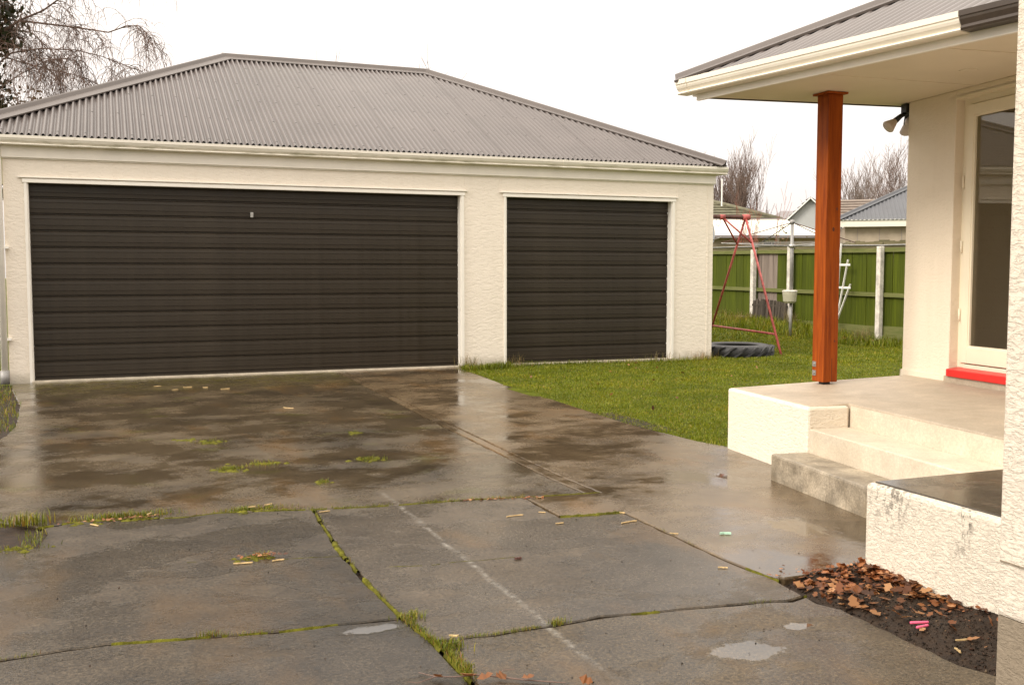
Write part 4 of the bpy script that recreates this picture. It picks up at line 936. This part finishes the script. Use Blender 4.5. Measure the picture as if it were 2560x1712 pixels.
fb(MB().tube([(FX-0.06, 11.0, 1.93), (FX-0.06, 16.4, 1.965), (FX-0.06, 19.3, 2.03), (FX-0.06, 28, 2.10)], 0.014, 8), 'top_pipe', 'grey_pipe', smooth=True)
for yp, zt in ((13.4, 1.9), (16.36, 1.94), (19.30, 2.01), (20.74, 1.96), (23.7, 2.02)):
    m = MB().box(FX-0.185, FX-0.08, yp-0.06, yp+0.06, -0.1, zt); fb(m, 'post', 'post_white', bevel=0.012)
# second, taller boards of the neighbour seen above the fence
nb = thing('back_fence', 'low mossy board fence of the neighbour behind the green fence', 'fence', (15.6, 16.5, 0))
yy = 12.0; me = MB().box(-0.01, 0.01, -0.075, 0.075, 0, 2.10).mesh('paling'); me.materials.append(M['rail_dark'])
while yy < 19.2:
    o = bpy.data.objects.new('paling', me); col.objects.link(o); o.parent = nb; o.location = (0, yy-16.5, rf.uniform(-0.03, 0.02)); yy += 0.155

# old dark boards leaning at the fence
ob = thing('board_panel', 'dark weathered upright boards leaning on the fence foot', 'boards', (14.5, 19.95, 0.2))
me = MB().box(-0.012, 0.012, -0.045, 0.045, 0, 0.55).mesh('board'); me.materials.append(M['old_board'])
for i in range(12):
    o = bpy.data.objects.new('board', me); col.objects.link(o); o.parent = ob; o.location = (rf.uniform(-0.01, 0.01), -0.62+i*0.112, rf.uniform(-0.04, 0.03)); o.rotation_euler = (rf.gauss(0, 0.03), 0.06, 0)
ob['label'] = 'row of dark weathered boards leaning on the fence foot'
MB().bar((0.03, -0.68, 0.42), (0.03, 0.68, 0.42), 0.03, 0.05).build('batten', 'old_board', ob)

# fan trellis
tr = thing('fan_trellis', 'white wooden fan trellis leaning on the green fence', 'trellis', (14.48, 17.54, 0.3)); TO = (14.48, 17.54, 0.3)
foot = Vector((14.46, 17.50, 0.36))
tips = [(17.49, 2.03), (17.26, 1.68), (17.17, 1.16), (17.72, 1.68), (17.81, 1.16)]
for yy, z in tips:
    off = (yy-17.49)*0.12
    MB().bar(foot+Vector((0, off, 0)), (14.56, yy, z), 0.016, 0.038, (1, 0, 0)).build('bar', 'white_paint', tr, TO)
for z, hwid in ((1.57, 0.33), (1.085, 0.36)): MB().bar((14.53, 17.49-hwid, z), (14.53, 17.49+hwid, z), 0.014, 0.045, (0, 0, 1)).build('cross_bar', 'white_paint', tr, TO)

# rotary clothesline
CX, CY = 13.49, 17.77; cb = bank(CX, CY)-0.02
cl = thing('clothesline', 'grey rotary clothesline with drooping stays on the lawn', 'clothesline', (CX, CY, 0)); CO = (CX, CY, 0)
MB().tube([(CX, CY, -0.05), (CX, CY, 0.80)], 0.032, 12).build('pole', 'grey_pipe', cl, CO, smooth=True)
MB().tube([(CX, CY, 0.9), (CX, CY, 2.50)], 0.036, 12).build('pole', 'grey_pipe', cl, CO, smooth=True)
hsg = MB().lathe([(0.0, 0.72), (0.10, 0.72), (0.135, 0.76), (0.15, 0.92), (0.15, 0.96), (0.0, 0.97)], (CX-0.03, CY, 0.03), 20).build('winding_box', 'tan_cap', cl, CO, smooth=False)
MB().lathe([(0.0, 0.96), (0.155, 0.96), (0.16, 0.985), (0.13, 1.0), (0, 1.0)], (CX-0.03, CY, 0.03), 20).build('cap', 'post_white', hsg, CO)
MB().lathe([(0.04, -0.04), (0.07, -0.03), (0.07, 0.03), (0.04, 0.04)], (CX, CY, 1.97), 14).build('hub', 'steel', cl, CO, smooth=True)
MB().lathe([(0.0, -0.06), (0.05, -0.06), (0.05, 0.02), (0.0, 0.03)], (CX, CY, 2.50), 12).build('top_cap', 'grey_pipe', cl, CO, smooth=True)
rr_ = Vector((0.93, -0.37, 0)); ff_ = Vector((0.37, 0.93, 0)); tipsC = []
for k, (d, L) in enumerate(((rr_*0.97+ff_*0.22, 1.62), (ff_*0.97-rr_*0.22, 1.62), (-rr_*0.97-ff_*0.22, 1.62), (-ff_*0.97+rr_*0.22, 1.62))):
    d = d.normalized(); c = Vector((CX, CY, 1.97)); tip = c+d*L+Vector((0, 0, 0.05)); tipsC.append((c, d, L))
    MB().tube([c+d*0.06, c+d*0.9+Vector((0, 0, 0.02)), tip], [0.016, 0.014, 0.012], 8).build('arm', 'steel', cl, CO, smooth=True)
    MB().tube([Vector((CX, CY, 2.47)), tip], 0.010, 6).build('stay', 'rust' if k in (0, 2) else 'black', cl, CO, smooth=True)
lines = MB()
for f in (0.5, 0.7, 0.88, 1.0):
    pts = [c+d*L*f+Vector((0, 0, 0.05*f)) for c, d, L in tipsC]
    for i in range(4): lines.tube([pts[i], pts[(i+1) % 4]], 0.0025, 3)
lines.build('line', 'steel', cl, CO)

# swing frame
sw = thing('swing_frame', 'red tubular swing frame standing beside the garage', 'swing', (10.6, 15.0, 0)); WO = (10.6, 15.0, 0)
AP = Vector((10.89, 15.72, 2.42)); LFt = Vector((10.585, 14.17, -0.02)); LBk = Vector((11.27, 17.55, -0.02))
def sb_(mb, n, m_, **k): return mb.build(n, m_, sw, WO, **k)
sb_(MB().tube([AP, LFt], 0.021, 10), 'leg', 'swing_red', smooth=True); sb_(MB().tube([AP, LBk], 0.021, 10), 'leg', 'swing_red', smooth=True)
bd = Vector((-0.985, 0.17, 0)); BE = AP+bd*1.74+Vector((0, 0, 0.02))
sb_(MB().tube([AP-bd*0.06, AP, BE], 0.036, 12), 'top_bar', 'rust', smooth=True)
sb_(MB().tube([AP-bd*0.075, AP+bd*0.06], 0.055, 12), 'bracket', 'swing_red', smooth=True)
BR = AP+bd*0.46
sb_(MB().tube([BR-bd*0.05, BR+bd*0.05], 0.048, 12), 'bracket', 'swing_red', smooth=True)
for leg, f in ((LFt, 0.20), (LBk, 0.20)):
    q = AP.lerp(leg, f); sb_(MB().tube([BR, q], 0.017, 8), 'brace', 'swing_red', smooth=True)
f = (2.42-0.34)/2.44
sb_(MB().tube([AP.lerp(LFt, f), AP.lerp(LBk, f)], 0.020, 8), 'ground_bar', 'swing_red', smooth=True)
rg = [BR+bd*0.08+Vector((0, 0, -0.09))+Vector((bd.x, bd.y, 0))*0.045*math.cos(a)+Vector((0, 0, 0.07*math.sin(a))) for a in np.linspace(0, 2*math.pi, 17)]
sb_(MB().tube(rg, 0.006, 6, cap=False), 'ring', 'steel', smooth=True)

# tractor tyre lying on the lawn
ty = thing('tractor_tyre', 'black tractor tyre lying flat on the lawn by the garage corner', 'tyre', (9.86, 14.70, 0)); YO = (0, 0, 0)
ty.location = (9.90, 14.52, -0.03); ty.scale = (1, 1, 0.72)
prof = [(0.40, 0.02), (0.47, 0.0), (0.56, 0.02), (0.60, 0.07), (0.61, 0.16), (0.60, 0.25), (0.56, 0.285), (0.50, 0.305), (0.43, 0.30), (0.385, 0.28), (0.375, 0.26), (0.40, 0.24), (0.46, 0.20), (0.50, 0.16), (0.46, 0.10), (0.40, 0.06), (0.40, 0.02)]
MB().lathe(prof, (0, 0, 0), 48).build('carcass', 'rubber', ty, smooth=True)
lug = MB(); lug.add([(0.585, -0.05, 0.02), (0.585, 0.02, 0.02), (0.64, 0.015, 0.03), (0.64, -0.035, 0.03), (0.585, 0.09, 0.17), (0.585, 0.15, 0.17), (0.64, 0.14, 0.165), (0.64, 0.10, 0.165)], [(0,3,2,1),(4,5,6,7),(0,1,5,4),(1,2,6,5),(2,3,7,6),(3,0,4,7)])
lug2 = MB(); lug2.v = [(x, -y+0.09, 0.305-z) for x, y, z in lug.v]; lug2.f = lug.f
for mm, ph in ((lug, 0.0), (lug2, 0.5)):
    me = mm.mesh('tread_lug'); me.materials.append(M['rubber'])
    for i in range(20):
        o = bpy.data.objects.new('tread_lug', me); col.objects.link(o); o.parent = ty; o.rotation_euler = (0, 0, 2*math.pi*(i+ph)/20)

# satellite dish on the garage side
sd = thing('satellite_dish', 'grey satellite dish on the garage side wall', 'dish', (9.40, 14.80, 2.12)); DO = (0, 0, 0)
m = MB(); prof = [(0.0, 0.0), (0.10, 0.008), (0.20, 0.032), (0.27, 0.06), (0.275, 0.066), (0.268, 0.068), (0.20, 0.042), (0.10, 0.018), (0.0, 0.01)]
m.lathe(prof, (0, 0, 0), 28); dsh = m.build('reflector', 'dish', sd, smooth=True); dsh.rotation_euler = (R(80), 0, R(28))
MB().tube([(-0.28, 0.0, -0.25), (-0.10, 0.03, -0.20), (-0.02, 0.03, 0.0)], 0.018, 8).build('arm', 'steel', sd, smooth=True)
MB().tube([(0.05, -0.02, -0.2), (0.16, -0.30, -0.12)], 0.01, 6).build('feed_arm', 'steel', sd, smooth=True)

# ------------------------------------------------------------------ neighbours behind the fence
RV = Vector((0.9293, -0.3694, 0)); FV = Vector((0.3694, 0.9293, 0)); AZ = math.atan2(-0.3694, 0.9293)
def BP(x, depth, z): q = FV*depth+RV*x; return (q.x, q.y, z)
def bhouse(name, label, x, depth, turn=0.0):
    q = BP(x, depth, 0); return thing(name, label, 'house', q, AZ-turn)
# grey hip-roofed house on the right (local x to the right, y away)
h1 = bhouse('neighbour_house', 'beige block house with blue grey corrugated hip roof and cream fascia', 9.66, 30, 0.25)
MB().box(0.25, 8, 0.25, 6, -0.1, 2.78).build('wall', 'block', h1)
for i in range(9): MB().box(0.6+i*0.62, 0.612+i*0.62, 0.242, 0.252, 1.6, 2.72).build('wall_joint', 'far_grey', h1)
MB().box(0, 8, 0, 0.1, 2.76, 2.97).build('fascia', 'roof_white', h1)
corr_plane((0, 0, 2.95), (8, 0, 2.95), (3.4, 3.4, 4.60), (8, 3.4, 4.60), 'roof_sheet', 'roof_grey', h1, (0, 0, 0), pitch=0.12, amp=0.014, sheet=0.96)
corr_plane((0, 7, 2.95), (0, 0, 2.95), (3.4, 3.5, 4.60), (3.4, 3.4, 4.60), 'end_roof', 'roof_grey', h1, (0, 0, 0), pitch=0.12, amp=0.014, joined=True)
m = MB(); cap_flash(m, (0, 0, 2.97), (3.4, 3.4, 4.60), Vector((0, -1.65, 3.4)), Vector((-1.65, 0, 3.4)), 0.12); m.build('hip_cap', 'roof_grey', h1)
# long cream lean-to with a white roof
h2 = bhouse('low_shed', 'long low beige shed with bright white sloping roof', 6.15, 31)
MB().box(0.0, 3.5, 0.3, 4.8, -0.1, 2.48).build('wall', 'block', h2)
rf_ = MB().add([(-0.2, 0, 2.55), (3.6, 0, 2.55), (3.6, 5, 3.28), (-0.2, 5, 3.28), (-0.2, 0, 2.50), (3.6, 0, 2.50), (3.6, 5, 3.23), (-0.2, 5, 3.23)], [(0,1,2,3),(7,6,5,4),(0,4,5,1),(1,5,6,2),(2,6,7,3),(3,7,4,0)]).build('roof', 'roof_white', h2)
MB().box(-0.25, 3.62, -0.12, 0.0, 2.47, 2.55).build('gutter', 'far_grey', h2)
MB().box(-0.2, 3.6, 5.0, 5.25, 3.2, 3.34).build('ridge_board', 'far_grey', rf_)
wf_ = MB().box(1.62, 2.12, 0.27, 0.31, 2.18, 2.40).build('window', 'white_paint', h2)
MB().box(1.66, 1.90, 0.255, 0.272, 2.21, 2.35).build('pane', 'dark_glass', wf_); MB().box(1.93, 2.09, 0.255, 0.272, 2.21, 2.35).build('pane', 'dark_glass', wf_)
# tiled roofs: stepped courses
def tile_plane(a, b, c, d, n, name, mat, parent, lip=0.05):
    """a-b eave, d-c top; n stepped courses joined into one roof"""
    a, b, c, d = map(Vector, (a, b, c, d)); m = MB()
    nr = (b-a).cross(d-a).normalized()
    if nr.z < 0: nr = -nr
    for i in range(n):
        t0, t1 = i/n, (i+1)/n
        p = [a.lerp(d, t0)+nr*lip, b.lerp(c, t0)+nr*lip, b.lerp(c, t1), a.lerp(d, t1)]
        lo = [a.lerp(d, t0), b.lerp(c, t0)]
        k = len(m.v); m.v += [tuple(q) for q in p+lo]; m.f += [(k, k+1, k+2, k+3), (k+4, k+5, k+1, k)]
    return m.build(name, mat, parent, fixn=False)
h3 = bhouse('tiled_house', 'house with mossy green brown tiled hip roof beyond the white shed', 8.95, 38)
MB().box(-5.6, 0.6, 0.3, 7.0, -0.1, 3.3).build('wall', 'clad_grey', h3)
tile_plane((-6, 0, 3.35), (1.2, 0, 3.35), (-1.95, 3.0, 4.50), (-4.5, 3.0, 4.50), 10, 'roof', 'tile_green', h3)
tile_plane((1.2, 0, 3.35), (1.2, 7.5, 3.35), (-1.95, 4.0, 4.50), (-1.95, 3.0, 4.50), 10, 'roof', 'tile_green', h3)
m = MB(); m.tube([(1.2, 0, 3.40), (-1.95, 3.0, 4.56)], 0.09, 8); m.build('hip_tiles', 'tile_green', h3, smooth=True)
m = MB(); m.tube([(-1.95, 3.0, 4.56), (-4.5, 3.0, 4.56)], 0.09, 8); m.build('ridge_tiles', 'tile_green', h3, smooth=True)
MB().tube([(-0.75, 1.5, 4.0), (-0.75, 1.5, 5.05)], 0.03, 8).build('vent_pipe', 'white_paint', h3)
h4 = bhouse('gable_house', 'pale grey gabled house with white barge boards and brown tiled roof', 13.0, 44, 0.32)
MB().prism([(-1.35, 0.2), (1.35, 0.2), (1.35, 3), (-1.35, 3)], -0.1, 3.3).build('wall', 'clad_grey', h4)
gm = MB(); gm.add([(-1.35, 0.2, 3.3), (1.35, 0.2, 3.3), (0, 0.2, 4.60), (-1.35, 0.3, 3.3), (1.35, 0.3, 3.3), (0, 0.3, 4.60)], [(0,1,2),(5,4,3),(0,3,4,1),(1,4,5,2),(2,5,3,0)]); gm.build('gable', 'clad_grey', h4)
for s in (-1, 1):
    MB().bar((s*1.55, 0.02, 3.18), (0, 0.02, 4.66), 0.06, 0.14, (0, -1, 0)).build('barge_board', 'white_paint', h4)
    tile_plane((s*1.55, 0.02, 3.20), (s*1.55, 5, 3.20), (0, 5, 4.70), (0, 0.02, 4.70), 9, 'roof', 'tile_brown', h4)
MB().box(0.8, 9.5, 1.6, 8, -0.1, 3.3).build('wall', 'clad_grey', h4)
tile_plane((0.6, 1.3, 3.45), (9.5, 1.3, 3.45), (9.5, 4.3, 4.83), (0.0, 4.3, 4.83), 10, 'roof', 'tile_brown', h4)
h5 = bhouse('far_house', 'distant dark grey roofed house between the tiled and gabled houses', 19.8, 75)
MB().box(0, 2.6, 0, 4, 0, 5.2).build('wall', 'far_grey', h5)
MB().add([(-0.2, -0.2, 5.2), (2.8, -0.2, 5.2), (2.8, 4, 5.2), (-0.2, 4, 5.2), (0.7, 2, 6.1), (1.9, 2, 6.1)], [(0,1,5,4),(1,2,5),(2,3,4,5),(3,0,4),(3,2,1,0)]).build('roof', 'far_grey', h5)

# ------------------------------------------------------------------ trees
def grow(mbs, p, d, L, r, lev, maxlev, rnd, up=0.25, spread=0.6, nchild=5, seg=4, wob=0.18, mr=0.007):
    pts = [p.copy()]; rad = [r]; cur = p.copy(); dd = d.normalized()
    for i in range(seg):
        dd = (dd+Vector((rnd.gauss(0, wob), rnd.gauss(0, wob), rnd.gauss(0, wob)+up*0.25))).normalized()
        cur = cur+dd*(L/seg); pts.append(cur.copy()); rad.append(max(mr, r*(1-0.75*(i+1)/seg)))
    mbs[0 if lev == 0 else 1].tube(pts, rad, 6 if lev < 1 else (4 if lev < 2 else 3), cap=False)
    if lev >= maxlev: return
    for i in range(nchild):
        t = 0.25+0.75*(i+rnd.random())/nchild if lev else 0.15+0.85*(i+rnd.random())/nchild
        k = min(seg-1, int(t*seg)); f = t*seg-k; q = pts[k].lerp(pts[k+1], f); base = (pts[k+1]-pts[k]).normalized()
        side = Vector((rnd.gauss(0, 1), rnd.gauss(0, 1), rnd.gauss(0, 0.4))); side = (side-base*side.dot(base)).normalized()
        nd = (base*(1-spread*0.5)+side*spread+Vector((0, 0, up))).normalized()
        grow(mbs, q, nd, L*rnd.uniform(0.42, 0.68)*(1.0-0.35*t if lev == 0 else 1.0), max(mr, rad[k]*0.55), lev+1, maxlev, rnd, up, spread, nchild, max(3, seg-1), wob, mr)
def bare_tree(name, label, base, H, seed, mat='twig', stems=1, up=0.35, spread=0.55, nch=6, lev=3, r0=None, wob=0.14, mr=0.007, lean=0.2, group='bare trees behind the houses'):
    rnd = random.Random(seed); mbs = [MB(), MB()]; b = Vector(base)
    for s in range(stems):
        d = Vector((rnd.gauss(0, lean), rnd.gauss(0, lean), 1)) if stems > 1 else Vector((0, 0, 1))
        grow(mbs, Vector((rnd.gauss(0, 1.1*lean), rnd.gauss(0, 1.1*lean), 0)) if stems > 1 else Vector((0, 0, 0)), d, H*rnd.uniform(0.7, 0.95), r0 or H*0.014, 0, lev, rnd, up, spread, nch, 5, wob, mr)
    t = thing(name, label, 'tree', base, 0, group)
    mbs[0].build('trunk', 'bark', t, fixn=False, smooth=True); mbs[1].build('crown', mat, t, fixn=False)
    return t
bare_tree('bare_tree', 'tall dense upright bare tree between garage eave and orange post', (31.6, 46.6, 0), 5.9, 3, 'twig_pale', stems=12, up=0.7, spread=0.5, nch=7, lev=3, r0=0.08, lean=0.23)
bare_tree('bare_tree', 'low spreading reddish bare tree right of the tall upright one', (33.9, 45.4, 0), 3.7, 8, 'twig_pale', stems=4, up=0.2, spread=0.75, nch=6, lev=3, r0=0.05)
bare_tree('bare_tree', 'sparse pale bare tree just right of the orange post', (37.2, 44.5, 0), 5.6, 5, 'twig_grey', stems=6, up=0.6, spread=0.5, nch=6, lev=3, r0=0.06)
bare_tree('bare_tree', 'dense rounded bare tree above the blue grey roof', (41.3, 46.0, 0), 6.4, 12, 'twig_pale', stems=8, up=0.5, spread=0.55, nch=7, lev=3, r0=0.07)
bare_tree('bare_tree', 'bare tree top half hidden behind the house column', (45.2, 46.5, 0), 5.4, 14, 'twig_pale', stems=4, up=0.6, spread=0.5, nch=6, lev=3, r0=0.06)
bare_tree('bare_tree', 'bare tree top peeping over the right end of the garage ridge', (10.9, 38.8, 0), 9.6, 21, 'twig_grey', lean=0.06, stems=2, up=0.45, spread=0.6, nch=5, lev=3, r0=0.07)
bare_tree('bare_shrub', 'reddish bare shrub beside the clothesline in front of the white roof', (15.9, 22.4, 0.6), 2.5, 31, 'twig_red', stems=8, up=0.7, spread=0.35, nch=4, lev=2, r0=0.010, mr=0.004, lean=0.12)['category'] = 'shrub'
def leaf_cloud(n, fn, size, rnd):
    V, T = [], []
    for i in range(n):
        c = Vector(fn(rnd)); k = len(V); s = size*rnd.uniform(0.6, 1.4)
        a = Vector((rnd.gauss(0, 1), rnd.gauss(0, 1), rnd.gauss(0, 1))).normalized(); b = a.orthogonal().normalized()*0.6
        V += [tuple(c-a*s), tuple(c+b*s), tuple(c+a*s), tuple(c-b*s)]; T += [(k, k+1, k+2), (k, k+2, k+3)]
    return np.array(V), np.array(T)
rnd = random.Random(77)
br = thing('brown_bush', 'small brown leafy bush against the white shed roof', 'shrub', (15.8, 21.2, 0.5))
V, T = leaf_cloud(260, lambda r: (r.gauss(0, 0.22), r.gauss(0, 0.22), 1.3+r.gauss(0, 0.28)), 0.05, rnd); fast_mesh('foliage', V, T, 'shrub_leaf', None, br)
MB().tube([(0, 0, -0.6), (0.02, 0.03, 0.6), (-0.02, 0, 1.3)], [0.03, 0.025, 0.012], 6).build('stem', 'bark', br)

# weeping birch at the upper left, its trunk wrapped in ivy
bi = thing('weeping_tree', 'bare weeping tree with drooping twigs behind the left end of the garage', 'tree', (-2.55, 24.7, 0))
BO = (-2.55, 24.7, 0); rb = random.Random(42); tm, bm_, dm = MB(), MB(), MB()
tm.tube([(-2.55, 24.7, -0.1), (-2.5, 24.65, 2.5), (-2.58, 24.7, 5.0), (-2.42, 24.6, 7.5), (-2.5, 24.7, 10.0), (-2.4, 24.6, 12.5)], [0.30, 0.25, 0.22, 0.18, 0.12, 0.03], 10, cap=False)
limbs = [([(-2.5, 24.6, 5.9), (-2.1, 24.5, 6.55), (-1.7, 24.35, 6.82), (-1.25, 24.2, 7.02), (-0.8, 24.0, 7.35), (-0.2, 23.8, 7.9)], 0.055),
         ([(-1.7, 24.35, 6.80), (-1.2, 24.15, 6.74), (-0.6, 23.9, 6.66), (0.05, 23.66, 6.56), (0.40, 23.5, 6.68), (0.66, 23.42, 6.70), (0.86, 23.35, 6.50), (0.97, 23.3, 6.22)], 0.034),
         ([(-2.5, 24.6, 5.6), (-1.9, 24.4, 6.12), (-1.3, 24.2, 6.22), (-0.6, 23.9, 6.18), (-0.1, 23.7, 6.05), (0.4, 23.55, 5.85), (0.62, 23.4, 5.75)], 0.030),
         ([(-2.5, 24.6, 6.3), (-1.9, 24.4, 5.98), (-1.2, 24.1, 5.78), (-0.5, 23.85, 5.62), (-0.1, 23.7, 5.40)], 0.030),
         ([(-2.5, 24.6, 5.1), (-1.8, 24.3, 5.62), (-1.2, 24.1, 5.95), (-0.5, 23.9, 6.05)], 0.024),
         ([(-2.5, 24.6, 6.9), (-1.6, 24.2, 7.9), (-0.6, 23.8, 8.4), (0.2, 23.5, 8.5), (0.7, 23.3, 8.1)], 0.05),
         ([(-2.45, 24.6, 7.6), (-1.8, 24.0, 8.7), (-1.0, 23.6, 9.2), (-0.3, 23.4, 9.0)], 0.05),
         ([(-2.45, 24.6, 7.0), (-2.9, 23.7, 8.1), (-3.0, 22.9, 8.6)], 0.05), ([(-2.45, 24.6, 6.5), (-3.5, 24.8, 7.6), (-4.5, 25, 7.8), (-5.2, 25.2, 7.2)], 0.06),
         ([(-2.45, 24.6, 8.5), (-3.3, 24.9, 9.7), (-4.2, 25.1, 10.1)], 0.05), ([(-2.45, 24.6, 9.0), (-1.9, 25.0, 10.3), (-1.2, 25.2, 10.9)], 0.05), ([(-2.45, 24.6, 6.0), (-2.2, 25.6, 6.9), (-1.6, 26.4, 7.0), (-1.0, 27, 6.5)], 0.05)]
def interp(pts, t):
    n = len(pts)-1; k = min(n-1, int(t*n)); return Vector(pts[k]).lerp(Vector(pts[k+1]), t*n-k)
def droop(p, d, L, r, dens):
    pts = [p.copy()]; q = p.copy(); dd = d.normalized(); n = 7
    for i in range(n):
        dd = (dd+Vector((rb.gauss(0, 0.20), rb.gauss(0, 0.20), -0.22-0.14*i*dens))).normalized(); q = q+dd*L/n; pts.append(q.copy())
    dm.tube(pts, [r*(1-0.65*i/n) for i in range(n+1)], 3, cap=False); return pts
for pts, r0 in limbs:
    n = len(pts); bm_.tube(pts, [max(0.007, 0.68*r0*(1-0.8*i/(n-1))) for i in range(n)], 6, cap=False)
    Ln = sum((Vector(a)-Vector(b)).length for a, b in zip(pts[:-1], pts[1:]))
    for i in range(int(Ln*13)):
        t = 0.12+0.88*rb.random(); p = interp(pts, t); ax = (interp(pts, min(1, t+0.05))-interp(pts, max(0, t-0.05))).normalized()
        side = Vector((rb.gauss(0, 1), rb.gauss(0, 1), rb.gauss(0.2, 0.5))); d = (side.normalized()*0.8+ax*0.7).normalized()
        sub = droop(p, d, rb.uniform(0.4, 1.3), 0.008, 0.35)
        for j in range(5):
            t2 = rb.uniform(0.25, 1.0); q = interp(sub, t2)
            d2 = Vector((rb.gauss(0, 0.7), rb.gauss(0, 0.7), rb.gauss(-0.1, 0.4)))
            s2 = droop(q, d2, rb.uniform(0.3, 0.95), 0.0055, 1.0)
            if rb.random() < 0.6: droop(interp(s2, rb.uniform(0.2, 0.7)), Vector((rb.gauss(0, 0.7), rb.gauss(0, 0.7), -0.2)), rb.uniform(0.2, 0.5), 0.0045, 1.0)
tm.build('trunk', 'bark', bi, BO, smooth=True, fixn=False); bm_.build('limbs', 'twig', bi, BO, smooth=True, fixn=False)
to = dm.build('twigs', 'twig', bi, BO, fixn=False)
V, T = leaf_cloud(5200, lambda r: (lambda z, a, q: (q*math.cos(a)+0.06*math.sin(z*3), q*math.sin(a), z))(r.uniform(3.0, 9.5), r.uniform(0, 6.28), (0.22+0.40*min(1, max(0, (r.uniform(0, 1)))))*(1.0 if r.random() < 0.85 else 1.25)), 0.07, rnd)
V[:, 0] += np.where(V[:, 2] > 6.3, 0.22, -0.05)
fast_mesh('ivy', V, T, 'ivy', None, bi)
eb = thing('evergreen_bush', 'reddish brown evergreen bush top behind the left hip of the garage', 'shrub', (-1.95, 26.6, 0))
V, T = leaf_cloud(1500, lambda r: (r.gauss(0, 0.28), r.gauss(0, 0.3), 4.75+r.gauss(0, 0.36)), 0.055, rnd); fast_mesh('foliage', V, T, 'shrub_leaf', None, eb)
MB().tube([(0, 0, 0), (0.05, 0, 2.5), (0, 0, 4.6)], [0.09, 0.07, 0.03], 8).build('stem', 'bark', eb)
